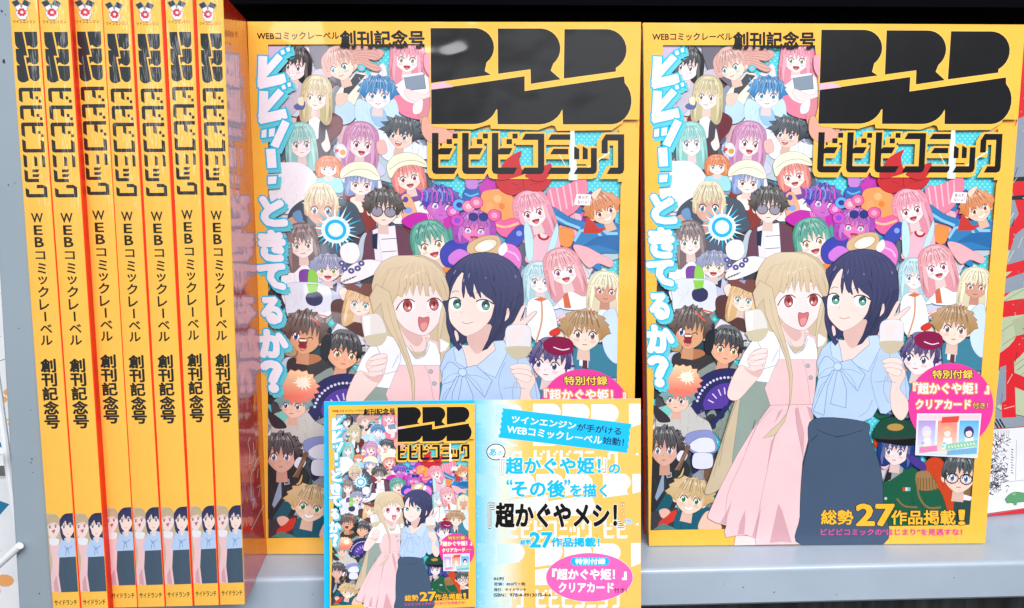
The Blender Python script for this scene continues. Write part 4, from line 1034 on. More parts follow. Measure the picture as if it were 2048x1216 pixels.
# ---- gift badge
D()
A.ell(1095, 918, 312, 312, '#ec3f9e', n=48)
A.text('特別付録', (962, 658, 1255, 720), '#fbd65c', .03, '#3a2028', .10)
A.text('『超かぐや姫！』', (820, 752, 1375, 832), '#fdf6f8', .035, '#f6a04a', .12)
A.text('クリアカード', (838, 876, 1240, 942), '#fdf6f8', .035, '#f6a04a', .13)
A.text('付き！', (1256, 896, 1368, 940), '#fbd65c', .02, '#3a2028', .09)
X()
cards = [(1831, 826), (1957, 826), (1949, 913), (1827, 907)]
A.poly(cards, '#cfe4f0', False, '#f4e6ee', 2)
def card(x0, x1, c1, c2, hair, seed):
    y0, y1 = 838, 902
    A.poly([(x0, y0), (x1, y0), (x1 - 3, y1), (x0 - 3, y1)], lambda p: mix(c1, c2, max(0, min(1, (p[1] - y0) / (y1 - y0)))), False, '#f6f2f6', 1.2)
    A.poly([(x0 + 8, y1 - 6), (x0 + 12, y0 + 34), (x1 - 12, y0 + 34), (x1 - 10, y1 - 6)], '#eef0f8')
    A.ell((x0 + x1) / 2 - 1, y0 + 24, 10, 12, hair); A.ell((x0 + x1) / 2 - 1, y0 + 27, 6.5, 7.5, '#fbe4de'); A.poly([((x0 + x1) / 2 - 8, y0 + 24), ((x0 + x1) / 2, y0 + 13), ((x0 + x1) / 2 + 7, y0 + 24), ((x0 + x1) / 2, y0 + 21)], hair)
    for k in range(6):
        rr = random.Random(seed + k); A.ell(rr.uniform(x0 + 3, x1 - 6), rr.uniform(y1 - 20, y1 - 4), 3.5, 2.6, ('#f0a8cc', '#8fd8e8', '#f6d88a', '#b8a8ea')[k % 4], n=8)
A.poly([(1834, 828), (1955, 828), (1954, 838), (1833, 838)], '#f0cfd6')
card(1832, 1868, '#b59ad8', '#dfe8f4', '#ddd8ee', 1); card(1914, 1954, '#5ab4e4', '#c8ecf4', '#4a3c78', 3); card(1871, 1911, '#f08a78', '#f4d8c8', '#f0b48a', 2)
A.poly([(1880, 832), (1914, 830), (1912, 842), (1878, 844)], '#e0503e'); A.poly([(1835, 892), (1870, 888), (1870, 900), (1834, 904)], '#ec8ab8')
A.poly([(1888, 886), (1950, 878), (1949, 890), (1886, 898)], '#8fd0b8'); A.poly([(1890, 899), (1949, 892), (1949, 905), (1889, 908)], '#7ab4dc')
for k in range(9): A.line([(1892 + 6.2 * k, 889 - .8 * k), (1895 + 6.2 * k, 894 - .8 * k)], '#f4f2b8', 2.2)
# ---- bottom lines
Ff()
A.text('総勢', (135, 538, 350, 634), '#ffbe3a', .03, '#3a3630', .055); A.text('27', (378, 500, 625, 640), '#ffbe3a', .045, '#3a3630', .062); A.text('作品掲載', (612, 540, 1045, 634), '#ffbe3a', .03, '#3a3630', .055); A.text('！', (1072, 538, 1105, 634), '#ffbe3a', .04, '#3a3630', .06)
A.text('ビビビコミックの“はじまり”を見逃すな！', (132, 664, 1092, 708), '#ee4f9e', .025)
print('cover layers', cover.layer, len(cover.items))
# ------------------------------------------------------------------ spine artwork
SP7 = Sheet((0.08241, -0.05555, 0), (0.09294, -0.05561, 0), (0.09206, -0.05303, 0.2569), (0.10193, -0.05308, 0.25695))
spine = Art()
A = spine
A.frame(UNIT); A.poly([(0, 0), (1, 0), (1, 1), (0, 1)], '#ffc454')


def su(y0, y1=None):
    """height fraction of a print row on the spine"""
    return SP7.uv([(395 + 48 * y0 / 1209 + 22, y0)])[0][1]


def rot_shapes(shapes, x0, x1, y0, y1, u0, u1, v0, v1):
    """turn lettering clockwise into the box u0..u1, v0 (top) .. v1 (bottom)"""
    return [[(u1 - (y - y0) / (y1 - y0) * (u1 - u0), v0 - (x - x0) / (x1 - x0) * (v0 - v1)) for x, y in s] for s in shapes]


A.layer += 1
for sh in rot_shapes(logo_shapes(), 80, 1543, 212, 913, .10, .92, su(66.5), su(166)): A.poly(sh, '#2b3134', adv=False)
A.layer += 1
for sh in rot_shapes(title_shapes(), 90, 1490, 975, 1275, .10, .92, su(176), su(391)): A.poly(sh, '#2b2d28', adv=False)


def utext(body, u0, u1, v0, v1, col, off=.02, **k):
    A.frame(UNIT); A.text(body, None, col, off, quad=((u0, v0), (u1, v0), (u0, v1)), **k)


rows = [('W', 422, 440, .24, .66), ('E', 446, 464, .31, .60), ('B', 469, 488, .31, .62), ('コ', 497, 512, .30, .64), ('ミ', 520, 540, .34, .64), ('ッ', 546, 561, .34, .66), ('ク', 566, 586, .30, .68), ('レ', 591, 611, .32, .66), ('ベ', 640, 656, .28, .70), ('ル', 662, 680, .27, .69)]
for ch, y0, y1, u0, u1 in rows: utext(ch, u0, u1, su(y0), su(y1), '#2d2a20', .03)
A.frame(UNIT); A.poly([(.46, su(615)), (.53, su(615)), (.53, su(634)), (.46, su(634))], '#2d2a20')
for k, ch in enumerate('創刊記念号'): utext(ch, .20, .74, su(708 + 27.6 * k), su(733 + 27.6 * k), '#262a24', .045)
utext('サイドランチ', .07, .93, su(1181), su(1191), '#2d2a20', .02)
# maker's emblem: two pistons over a red gear
def em(x, y): return (x, y)
EM = [(1455, 20), (1590, 20), (1455, 150), (1590, 150)]
A.frame([(0, 1), (1, 1), (0, 0), (1, 0)])


def et(p):
    return (.07 + (p[0] - 1455) / 140 * .72, 1 - (su(4) + (p[1] - 20) / 130 * (su(42) - su(4))))


def epoly(pts, c): A.poly([et(p) for p in pts], c)


epoly([(1455, 35), (1500, 15), (1525, 50), (1545, 15), (1595, 40), (1560, 90), (1570, 120), (1545, 155), (1505, 155), (1480, 120), (1485, 80)], '#8b9499')
epoly([(1460, 36), (1498, 20), (1515, 48), (1480, 66)], '#38434a'); epoly([(1548, 20), (1588, 38), (1570, 66), (1532, 50)], '#38434a')
epoly([(1482, 68), (1514, 52), (1525, 85), (1498, 100)], '#f0eef2'); epoly([(1532, 54), (1568, 68), (1553, 100), (1527, 85)], '#f0eef2')
epoly([(1485, 95), (1560, 95), (1566, 120), (1545, 150), (1506, 150), (1484, 120)], '#f0eef2')
epoly([(1525 + 36 * (1 if k % 2 else .78) * math.cos(2 * math.pi * k / 16), 104 + 30 * (1 if k % 2 else .78) * math.sin(2 * math.pi * k / 16)) for k in range(16)], '#d6404e')
epoly([(1525 + 11 * math.cos(.6 * k), 104 + 10 * math.sin(.6 * k)) for k in range(10)], '#f6f0f2')
utext('ツインエンジン', .08, .9, su(43.5), su(50), '#4a3c1c', .015)
# two women at the foot of the spine
SR = [(1600, 1043), (1780, 1043), (1600, 458), (1780, 458)]
X0, X1 = 1590.0, 1776.0


def z4(pts):
    """spine foot picture, rows 450-1022 of the layout"""
    out = []
    for x, y in pts:
        Y = 886 + y * .27344
        l = 395 + (439 - 395) * (Y - 61) / 1104 ; r_ = 447 + (487 - 447) * (Y - 61) / 1104
        out.append((min(1, max(0, (x * .27344 - l) / (r_ - l))), su(Y)))
    return out


class FootLayout(Sheet):
    def __init__(s): pass
    def uv(s, px): return np.array(z4(px))


FOOT = FootLayout()


def zl(pts, c, wd):
    A.frame(FOOT); A.line(pts, c, wd); A.frame(UNIT)


def zp(pts, c, smooth=True): A.poly(z4(crom(pts, 4) if smooth else pts), c)
def ze(x, y, a, b, c): A.poly(z4([(x + a * math.cos(.524 * k), y + b * math.sin(.524 * k)) for k in range(12)]), c)


A.frame(UNIT)
zp([(1575, 470), (1610, 458), (1650, 465), (1675, 510), (1680, 600), (1668, 680), (1590, 690), (1570, 600)], '#cbb89a')
zp([(1585, 640), (1660, 645), (1672, 770), (1660, 900), (1668, 1022), (1600, 1018), (1590, 800)], '#f0c9cb', False)
zp([(1620, 950), (1640, 900), (1655, 1020), (1622, 1016)], '#d7a6ad', False)
zp([(1590, 635), (1660, 640), (1655, 680), (1610, 682)], '#eef0f6')
zp([(1585, 540), (1590, 600), (1625, 640), (1660, 600), (1672, 540), (1620, 510)], '#f6e0dc')
ze(1603, 556, 8, 11, '#fbf4f4'); ze(1645, 551, 8, 11, '#fbf4f4'); ze(1604, 556, 6, 9, '#a85c56'); ze(1644, 551, 6, 9, '#a85c56'); zl([(1592, 548), (1604, 542), (1614, 548)], '#6a4a44', 4); zl([(1634, 543), (1645, 537), (1656, 542)], '#6a4a44', 4); zp([(1616, 578), (1642, 570), (1630, 602)], '#c4646a', False)
zp([(1578, 560), (1580, 480), (1640, 462), (1682, 520), (1668, 540), (1640, 520), (1600, 530)], '#cdb898')
zp([(1580, 560), (1592, 560), (1602, 700), (1615, 800), (1600, 900), (1598, 780), (1585, 700)], '#cdb898')
zp([(1672, 560), (1670, 510), (1700, 465), (1745, 456), (1800, 470), (1800, 640), (1700, 660), (1688, 640)], '#383b5c')
zp([(1665, 690), (1690, 640), (1740, 630), (1800, 660), (1800, 780), (1660, 770)], '#b7cfef')
zp([(1710, 630), (1740, 620), (1738, 655), (1722, 668)], '#f2d4cb')
zp([(1682, 545), (1680, 580), (1710, 625), (1735, 628), (1762, 590), (1768, 540), (1720, 500)], '#f8ddd4')
ze(1698, 556, 9, 12, '#fbfafa'); ze(1742, 551, 10, 12, '#fbfafa'); ze(1699, 556, 6, 10, '#3c6866'); ze(1742, 551, 7, 10, '#3c6866'); zl([(1687, 548), (1699, 541), (1710, 548)], '#2a2838', 4); zl([(1730, 543), (1743, 536), (1756, 543)], '#2a2838', 4); zl([(1714, 603), (1722, 606), (1732, 602)], '#b06a60', 2.2)
for q in ([(1700, 690), (1715, 720), (1750, 690)], [(1715, 700), (1705, 760)], [(1720, 700), (1728, 750)]): zl(q, '#7d92b8', 4)
zp([(1675, 560), (1690, 500), (1745, 470), (1800, 490), (1800, 620), (1770, 650), (1764, 560), (1740, 520), (1725, 545), (1712, 510), (1698, 525)], '#3d4066')
for x_ in range(1588, 1676, 9): zl([(1628 + (x_ - 1628) * .5, 466), (x_, 500), (x_ + 2, 536)], '#b29c78', 2.2)
for x_ in range(1690, 1775, 12): zl([(1735 + (x_ - 1735) * .4, 462), (x_, 500), (x_ + 2, 540)], '#2b2d4c', 3)
zp([(1672, 560), (1686, 570), (1700, 650), (1680, 630)], '#3d4066')
zp([(1662, 772), (1800, 768), (1800, 1020), (1668, 1022), (1655, 900)], '#475a6c', False)
# ------------------------------------------------------------------ spine-out magazines
SP = [((0.01214, -0.05993, 0), (0.02336, -0.06002, 0), (0.0247, -0.05747, 0.25657), (0.03488, -0.05756, 0.25661)),
      ((0.02446, -0.06007, 0), (0.03556, -0.06016, 0), (0.03552, -0.05759, 0.25652), (0.04625, -0.05768, 0.25656)),
      ((0.03475, -0.05567, 0), (0.04603, -0.05576, 0), (0.04551, -0.05318, 0.25743), (0.05651, -0.05327, 0.25748)),
      ((0.04669, -0.05579, 0), (0.05805, -0.05588, 0), (0.05695, -0.0533, 0.25667), (0.06679, -0.05338, 0.2567)),
      ((0.05884, -0.0558, 0), (0.07021, -0.05589, 0), (0.0683, -0.0533, 0.25664), (0.07847, -0.05338, 0.25667)),
      ((0.07116, -0.05566, 0), (0.08164, -0.05571, 0), (0.08034, -0.05313, 0.25745), (0.09038, -0.05318, 0.25749)),
      ((0.08241, -0.05555, 0), (0.09294, -0.05561, 0), (0.09206, -0.05303, 0.2569), (0.10193, -0.05308, 0.25695))]
ORD = ['leftmost spine-out magazine, pressed against the grey steel upright', 'second spine-out magazine from the grey upright, pushed as far forward as the leftmost one',
       'third spine-out magazine from the grey upright, just right of the widest red gap', 'middle one of the seven spine-out magazines, fourth from the grey upright',
       'fifth spine-out magazine from the grey upright, third from the right end of the row', 'sixth spine-out magazine from the grey upright, standing a little higher than both neighbours',
       'last spine-out magazine of the row, its glossy red cover showing beside the face-out magazines']
DEP = np.array([-0.045, 0.999, 0.0]); DEPT = np.array([-0.150, 0.9887, 0.0]); DEPTH = 0.180
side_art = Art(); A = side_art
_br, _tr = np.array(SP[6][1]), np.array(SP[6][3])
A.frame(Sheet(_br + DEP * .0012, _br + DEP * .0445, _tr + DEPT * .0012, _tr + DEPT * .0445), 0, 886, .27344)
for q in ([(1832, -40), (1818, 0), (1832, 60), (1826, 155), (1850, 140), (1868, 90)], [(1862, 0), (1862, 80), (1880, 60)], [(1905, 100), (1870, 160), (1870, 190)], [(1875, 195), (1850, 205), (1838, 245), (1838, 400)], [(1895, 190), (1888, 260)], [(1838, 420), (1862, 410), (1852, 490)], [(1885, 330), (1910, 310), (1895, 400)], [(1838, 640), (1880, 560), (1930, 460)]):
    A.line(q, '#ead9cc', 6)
side_depth = 0.0445


def tri_box_edges(Vs): return Vs


for i, (BL, BR, TL, TR) in enumerate(SP):
    BL, BR, TL, TR = (np.array(p) for p in (BL, BR, TL, TR))
    th = 0.00035
    root = thing('spine_out_magazine', tuple((BL + BR) / 2), ORD[i], 'magazine', 'yellow magazines standing spine out in a row')
    sh = Sheet(BL, BR, TL, TR); BL, BR, TL, TR = sh.at(UNIT)
    # spine board with the print on it
    V0, F0 = box_from([BL, BR, TL, TR], [p + DEP * .0012 for p in (BL, BR, TL, TR)])
    Vp, Tp, Cp = spine.build(sh, z0=1.2e-5)
    Vall = np.vstack([np.array(V0), Vp]); Fall = F0 + [tuple(x + len(V0) for x in t) for t in Tp]
    uu = np.clip(np.vstack([np.zeros((8, 2))] + [it[0] for it in spine.items])[:, :1] * 2 - 1, -1, 1)
    uu[:8, 0] = [-1, 1, -1, 1, -1, 1, -1, 1]
    nrm = sh.n + sh.e1 * (uu * (.16 + .05 * math.sin(i * 2.1)) + .03 * math.sin(i * 1.7))
    mesh_obj('spine', Vall, Fall, M_spine, root, cols=[ink('#f4b84c') + (1,)] * len(V0) + Cp, normals=nrm / np.linalg.norm(nrm, axis=1)[:, None])
    # covers (right = red glossy, left = red) and pages
    for nm, a, b, sgn in (('front_cover', BR, TR, -1), ('back_cover', BL, TL, 1)):
        dx = np.array([sgn * th, 0, 0])
        out_b = out_t = np.zeros(3); f0 = .0012
        if sgn == -1 and i < 6:
            # the stiff red cover shows as a strip beside its own spine
            gb, gt = SP[i + 1][0][0] - BR[0], SP[i + 1][2][0] - TR[0]
            out_b, out_t = np.array([min(.0016, max(.0005, gb * .8)), 0, 0]), np.array([min(.0016, max(.0006, gt * .8)), 0, 0]); f0 = .0004
        a, b = a + out_b, b + out_t
        if sgn == -1 and i < 6: dx = -(out_b + out_t) / 2 * .95
        a0, b0, a1, b1 = a + DEP * f0, b + DEPT * f0, a + DEP * DEPTH, b + DEPT * DEPTH
        # a slightly twisted cover: grid over depth and height, outer face then inner face
        nu, nv = 9, 9
        grid = [(a0 * (1 - u) + a1 * u) * (1 - v) + (b0 * (1 - u) + b1 * u) * v for v in [k / (nv - 1) for k in range(nv)] for u in [k / (nu - 1) for k in range(nu)]]
        V0 = grid + [p + dx for p in grid]; N = nu * nv
        F0 = []
        for r in range(nv - 1):
            for k in range(nu - 1):
                q = (r * nu + k, r * nu + k + 1, (r + 1) * nu + k + 1, (r + 1) * nu + k)
                F0.append(q if sgn == -1 else q[::-1]); F0.append(tuple(N + i_ for i_ in (q[::-1] if sgn == -1 else q)))
        rim = list(range(nu)) + [r * nu + nu - 1 for r in range(1, nv)] + [(nv - 1) * nu + k for k in range(nu - 2, -1, -1)] + [r * nu for r in range(nv - 2, 0, -1)]
        F0 += [(rim[k], rim[(k + 1) % len(rim)], N + rim[(k + 1) % len(rim)], N + rim[k]) for k in range(len(rim))]
        if i == 6 and nm == 'front_cover':
            vs, ts = [], []
            for (uv, tris, col, lay) in side_art.items:
                o0 = len(vs)
                for u, v in uv:
                    u *= side_depth / DEPTH
                    vs.append((a0 * (1 - u) + a1 * u) * (1 - v) + (b0 * (1 - u) + b1 * u) * v + np.array([6e-5, 0, 0]))
                ts += [tuple(len(V0) + o0 + t for t in tr) for tr in tris]
            mesh_obj(nm, V0 + vs, F0 + ts, M_side, root, cols=[ink('#d62414') + (1,)] * len(V0) + [ink('#ead9cc') + (1,)] * len(vs))
        else:
            mesh_obj(nm, V0, F0, M_redboard, root)
    ins = np.array([th * 1.5, 0, 0]); z4_ = np.array([0, 0, .0004])
    V0, F0 = box_from([BL + ins + DEP * .0014 + z4_, BR - ins + DEP * .0014 + z4_, TL + ins + DEPT * .0014 - z4_, TR - ins + DEPT * .0014 - z4_],
                      [BL + ins + DEP * (DEPTH - .001) + z4_, BR - ins + DEP * (DEPTH - .001) + z4_, TL + ins + DEPT * (DEPTH - .001) - z4_, TR - ins + DEPT * (DEPTH - .001) - z4_])
    mesh_obj('page_block', V0, F0, M_paper, root)

# ------------------------------------------------------------------ face-out magazines
FC = [(((0.09114, -0.01099, 0), (0.27363, -0.01858, 0), (0.09276, 0.01081, 0.25643), (0.27461, 0.00319, 0.25572)), M_film,
       'face-out yellow magazine behind the leaflet, its black logo clouded by shiny plastic wrap'),
      (((0.28384, -0.01109, 0), (0.45616, -0.01573, 0), (0.27713, 0.01098, 0.25673), (0.45863, 0.006, 0.25576)), M_cover,
       'face-out yellow magazine on the right, fully visible with its pink gift badge')]
for (q, mat, lab) in FC:
    BL, BR, TL, TR = (np.array(p) for p in q)
    sh = Sheet(BL, BR, TL, TR); BL, BR, TL, TR = sh.at(UNIT)
    root = thing('face_out_magazine', tuple((BL + BR) / 2), lab, 'magazine', 'magazines facing out on the shelf')
    bk = -sh.n
    t1, t2 = .0004, .0108
    V0, F0 = box_from([BL, BR, TL, TR], [p + bk * t1 for p in (BL, BR, TL, TR)])
    Vp, Tp, Cp = cover.build(sh, z0=1.2e-5)
    Vall = np.vstack([np.array(V0), Vp]); Fall = F0 + [tuple(x + 8 for x in t) for t in Tp]
    mesh_obj('front_cover', Vall, Fall, mat, root, cols=[ink('#fbd68a') + (1,)] * 8 + Cp)
    e1 = sh.e1; up = (TL - BL) / np.linalg.norm(TL - BL)
    d = [BL + e1 * .0008 + up * .0004, BR - e1 * .0006 + up * .0004, TL + e1 * .0008 - up * .0006, TR - e1 * .0006 - up * .0006]
    V0, F0 = box_from([p + bk * (t1 + .0001) for p in d], [p + bk * t2 for p in d])
    mesh_obj('page_block', V0, F0, M_paper, root)
    V0, F0 = box_from([p + bk * (t2 + .0001) for p in (BL, BR, TL, TR)], [p + bk * (t2 + .0005) for p in (BL, BR, TL, TR)])
    mesh_obj('back_cover', V0, F0, M_redboard, root)

# ------------------------------------------------------------------ leaflet
leaf = Art(); A = leaf
QL = Sheet((0.12633, -0.05044, -0.01475), (0.27122, -0.05593, -0.01505), (0.1273, -0.03036, 0.08548), (0.27208, -0.03558, 0.08653))
CY2 = '#17bdf2'


def gradx(p):
    x = p[0]
    t = max(0, min(1, (x - 950) / 100))
    return mix('#5cc8ee', '#dcebe0', t * 2) if t < .5 else mix('#dcebe0', '#fdc564', t * 2 - 1)


A.frame(UNIT); A.poly([(0, 0), (1, 0), (1, 1), (0, 1)], CY2)
A.frame(QL)
for k in range(24):
    x0, x1 = 948 + 14 * k, 948 + 14 * (k + 1) if k < 23 else 1284
    A.poly([(x0, 795), (x1, 795), (x1, 1250), (x0, 1250)], gradx, adv=(k == 0))
rg = random.Random(3)


def wcol(p):
    t = max(0, min(1, (p[0] - 952) / 110)); return mix('#8fd6ee', '#f7f4f9', t)


def band(x, y, sc_):
    """pale repeat of the logo and lettering in the card's ground"""
    for s in logo_shapes():
        q = [(x + (px - 80) * sc_, y + (py - 212) * sc_) for px, py in s]
        if max(p[0] for p in q) < 955 or min(p[0] for p in q) > 1280: continue
        q = [(min(1281, max(953, a)), min(1248, max(799, b))) for a, b in q]
        A.poly(q, wcol, adv=False)
    for s in title_shapes():
        q = [(x + (px - 80) * sc_, y + (py - 198) * sc_) for px, py in s]
        if min(p[0] for p in q) < 955 or max(p[0] for p in q) > 1280 or max(p[1] for p in q) > 1248: continue
        A.poly(q, wcol, adv=False)


A.layer += 1
sc_ = 970 * .18095 / 1463
for row, (yy, xo) in enumerate(((807.5, 1066), (947.5, 1066 - 52), (1086, 1070))):
    for k in (-1, 0, 1): band(xo + k * 192, yy, sc_)
rg = random.Random(11)
A.layer += 1
for k in range(420):
    x = 949 + abs(rg.gauss(0, 46)); y = rg.uniform(800, 1245)
    if x < 1100: A.ell(x, y, 1.0, 1.0, mix('#5fcdf0', '#d8f0ec', rg.random()), n=5, adv=False)
A.frame(QL, 950, 790, .18095)
zz = [(300, 145), (1730, 318)] + [(1730 - 36 * k / 9 - (0 if k % 2 else 14), 318 + 324 * k / 9) for k in range(1, 9)] + [(1690, 642), (260, 470)] + [(260 + 40 * k / 11 + (0 if k % 2 else 16), 470 - 325 * k / 11) for k in range(1, 11)]
A.poly(zz, CY2)
A.text('ツインエンジン', None, '#fbfafc', .03, quad=((412, 228), (1118, 303), (404, 302)))
A.text('が手がける', None, '#1d2e5c', .022, quad=((1136, 312), (1620, 364), (1126, 392)))
A.text('WEBコミックレーベル', None, '#fdf8e0', .022, quad=((362, 330), (1408, 458), (352, 420)))
A.text('始動！', None, '#1d2e5c', .022, quad=((1420, 456), (1650, 482), (1410, 540)))
A.poly([(300, 690), (340, 718), (318, 650)], '#14161c')
A.ell(232, 630, 106, 92, '#14161c', n=28); A.ell(232, 630, 96, 82, '#fbfafc', n=28); A.text('あ', (158, 592, 235, 672), CY2, .04); A.text('の', (256, 622, 305, 666), CY2, .03)
WO = '#fbf6ea'
A.text('『', (280, 695, 340, 875), WO, .02, '#5b8aa0', .035); A.text('超かぐや姫！', (342, 692, 1385, 870), CY2, .05, WO, .075); A.text('』', (1400, 695, 1460, 875), WO, .02, '#5b8aa0', .035); A.text('の', (1482, 766, 1602, 866), CY2, .05, WO, .06)
A.text('“', (350, 938, 410, 990), CY2, .04, WO, .08); A.text('その後', (412, 946, 992, 1128), CY2, .05, WO, .075); A.text('”', (990, 938, 1050, 990), CY2, .04, WO, .08); A.text('を描く', (1054, 984, 1456, 1124), CY2, .05, WO, .055)
A.frame(QL, 950, 1000, .17764)
A.text('『', (150, 38, 218, 312), WO, .0, '#2a2a30', .02); A.text('超かぐやメシ！', (236, 38, 1592, 304), '#0c0c10', .055, WO, .075); A.text('』', (1610, 38, 1676, 308), WO, .0, '#2a2a30', .02); A.text('他、', (1682, 206, 1790, 274), CY2, .01, WO, .04)
A.text('総勢', (510, 446, 632, 502), CY2, .05, WO, .09); A.text('27', (622, 366, 866, 530), CY2, .05, WO, .07); A.text('作品掲載！', (862, 424, 1400, 524), CY2, .06, WO, .09)
A.ell(1288, 870, 492, 278, '#f7f4f2', n=44); A.ell(1288, 870, 488, 274, '#f567b6', n=44)
pill = [(1122 + 44 * math.cos(math.radians(a)), 690 + 44 * math.sin(math.radians(a))) for a in range(90, 271, 20)] + [(1470 + 44 * math.cos(math.radians(a)), 690 + 44 * math.sin(math.radians(a))) for a in range(-90, 91, 20)]
A.poly(pill, CY2); A.text('特別付録', (1130, 658, 1466, 722), '#fbfafc', .04)
A.text('『超かぐや姫！』', (872, 775, 1704, 895), '#fbf8fb', .05); A.text('クリアカード', (944, 930, 1558, 1036), '#fbf8fb', .05); A.text('付き！', (1568, 990, 1706, 1042), '#7a1838', .03)
for tx, x1, y in (('B5判', 322, 866), ('定価：850円＋税', 566, 926), ('発行：サイドランチ', 578, 990), ('ISBN：978-4-9913075-4-6', 855, 1050)): A.text(tx, (214, y, x1, y + 36), '#26262a', .024)
# picture of the magazine printed on the leaflet
shL = QL
root = thing('leaflet', (0.1988, -0.0532, -0.0149), 'blue and yellow advertising leaflet with a pink oval, propped before the shelf edge', 'leaflet')
bk = -shL.n
shL.c = list(shL.at(UNIT))
V0, F0 = box_from(shL.c, [p + bk * .0006 for p in shL.c])
Vp, Tp, Cp = leaf.build(shL, z0=1.2e-5)
zt = 1.2e-5 + (leaf.layer + 4) * DZ
Vall = np.vstack([np.array(V0), Vp]); Fall = F0 + [tuple(x + 8 for x in t) for t in Tp]
mesh_obj('card', Vall, Fall, M_card, root, cols=[ink('#d9ecf4') + (1,)] * 8 + Cp)
QM = [(662, 1222), (952, 1210), (659, 811), (949.4, 807)]
M = homography(UNIT, QL.uv(QM))
Vp, Tp, Cp = cover.build(shL, z0=zt, uvmap=M)
mesh_obj('printed_magazine_picture', Vp, Tp, M_card, root, cols=Cp)
# ------------------------------------------------------------------ magazine behind, right edge
back = Art(); A = back
QB = Sheet((0.4725, 0.0105, 0.0002), (0.532, 0.0175, 0.0002), (0.4785, 0.034, 0.2560), (0.541, 0.041, 0.2560))
A.frame(UNIT); A.poly([(0, 0), (1, 0), (1, 1), (0, 1)], '#8f99a4')
A.frame(QB)
RED = '#d8242e'
blob(A, [(2010, 200), (2080, 240), (2100, 420), (2020, 460), (1990, 330)], '#8c98a6')
blob(A, [(1975, 640), (1990, 520), (2035, 440), (2120, 460), (2140, 800), (2000, 820), (1968, 740)], '#b8c4a2', '#5a6058', 1.5)
for k in range(9): A.line([(1985 + 4 * k, 560 + 26 * k), (2020 + 6 * k, 540 + 24 * k), (2090, 500 + 28 * k)], '#7f8a74', 1.2, True)
for q in ([(2060, 90), (2044, 150), (2008, 250), (1990, 330)], [(2030, 360), (2070, 470)]): A.line(q, RED, 40)
A.poly([(2010, 130), (2100, 100), (2100, 210), (2020, 240)], RED)
A.poly([(1990, 470), (2100, 330), (2100, 420), (1990, 505)], RED)
for y in (355, 392): A.poly([(2024, y), (2100, y - 6), (2100, y + 6), (2020, y + 8)], '#26282e')
A.line([(1980, 490), (2100, 475)], RED, 26); A.line([(1984, 535), (2100, 520)], RED, 22)
A.line([(1990, 590), (2060, 530), (2100, 470)], RED, 30, True)
A.line([(1996, 620), (2100, 605)], RED, 32); A.line([(2070, 610), (2040, 690), (1990, 730)], RED, 30, True); A.line([(2040, 680), (2100, 720)], RED, 28)
A.line([(2014, 720), (2018, 835)], RED, 28); A.line([(2018, 755), (2100, 790)], RED, 26)
rr = random.Random(2)
for q in ([(2012, 270), (2048, 262), (2048, 330), (2006, 345)], [(2030, 470), (2048, 455), (2048, 520), (2012, 530)], [(2004, 560), (2048, 545), (2048, 575), (2000, 590)], [(2024, 640), (2048, 632), (2048, 668), (2032, 672)], [(2000, 735), (2012, 730), (2012, 800), (1990, 815)]): A.poly(q, rr.choice(('#8c98a6', '#a9b694', '#8c98a6')))
for k in range(26):
    x, y = rr.uniform(1985, 2050), rr.uniform(180, 830); A.line([(x, y), (x + rr.uniform(4, 22), y - rr.uniform(2, 26))], rr.choice(('#5a6058', '#2c2e34', '#c9d2b8', '#e8b8b4')), rr.uniform(.7, 2.0), True)
A.layer += 1
for k in range(130): A.ell(rr.uniform(1985, 2100), rr.uniform(130, 830), rr.uniform(.5, 1.8), rr.uniform(.5, 2.2), '#d9a8a4' if k % 2 else '#8c98a6', n=5, adv=False)
for k in range(3): A.line([(1985 + 7 * k, 838), (1996 + 7 * k, 856)], '#22242a', 3)
A.poly([(1930, 862), (2150, 846), (2150, 1002), (1930, 1032)], '#e6e6ec', False, '#b02030', 1.6)
A.layer += 1
for k in range(150):
    x, y = rr.uniform(1978, 2014), rr.uniform(872, 985); A.line([(x, y), (x + rr.uniform(-7, 9), y + rr.uniform(-7, 7)), (x + rr.uniform(-9, 9), y + rr.uniform(-9, 9))], ('#4a4c52', '#8a8c94', '#2c2e34')[k % 3], rr.uniform(.8, 2.0), adv=False)
for k in range(10): A.line([(1982 + 4 * k, 860), (1982 + 4 * k + rr.uniform(-2, 2), 872 + rr.uniform(0, 6))], '#6a6c74', .9, adv=False)
for k, ch in enumerate('いつもの町で'): A.text(ch, (2022, 902 + 7 * k, 2027, 907.5 + 7 * k), '#5a5c64', .0) if False else None
for k in range(10): A.line([(2022, 898 + 5.2 * k), (2027 - (k % 3), 900 + 5.2 * k)], '#55575e', 1.6, adv=False)
A.line([(2033, 880), (2031, 960)], '#a0a2aa', 1, adv=False); A.line([(1980, 968), (2048, 960)], '#9a9ca4', 1, adv=False)
blob(A, [(2010, 1000), (2020, 988), (2034, 984), (2060, 990), (2060, 1002), (2040, 1004), (2024, 1006)], '#5b9a6a', '#3c6e4a', 1); A.ell(2016, 1003, 5, 4, '#5b9a6a'); A.ell(2030, 1007, 4, 4, '#5b9a6a'); A.ell(2028, 988, 4, 3, '#7ab488')
A.poly([(1930, 1034), (2150, 1002), (2150, 1020), (1930, 1036)], RED)
sb = QB
root = thing('grey_magazine', (0.50, 0.014, 0.0002), 'grey and red magazine with a white paper band, half hidden at the far right', 'magazine')
bk = -sb.n
sb.c = list(sb.at(UNIT))
V0, F0 = box_from(sb.c, [p + bk * .0004 for p in sb.c])
back_px = [np.array(p) for p in sb.c]
Vp, Tp, Cp = back.build(sb, z0=1.2e-5)
mesh_obj('front_cover', np.vstack([np.array(V0), Vp]), F0 + [tuple(x + 8 for x in t) for t in Tp], M_cover, root, cols=[ink('#9aa2aa') + (1,)] * 8 + Cp)
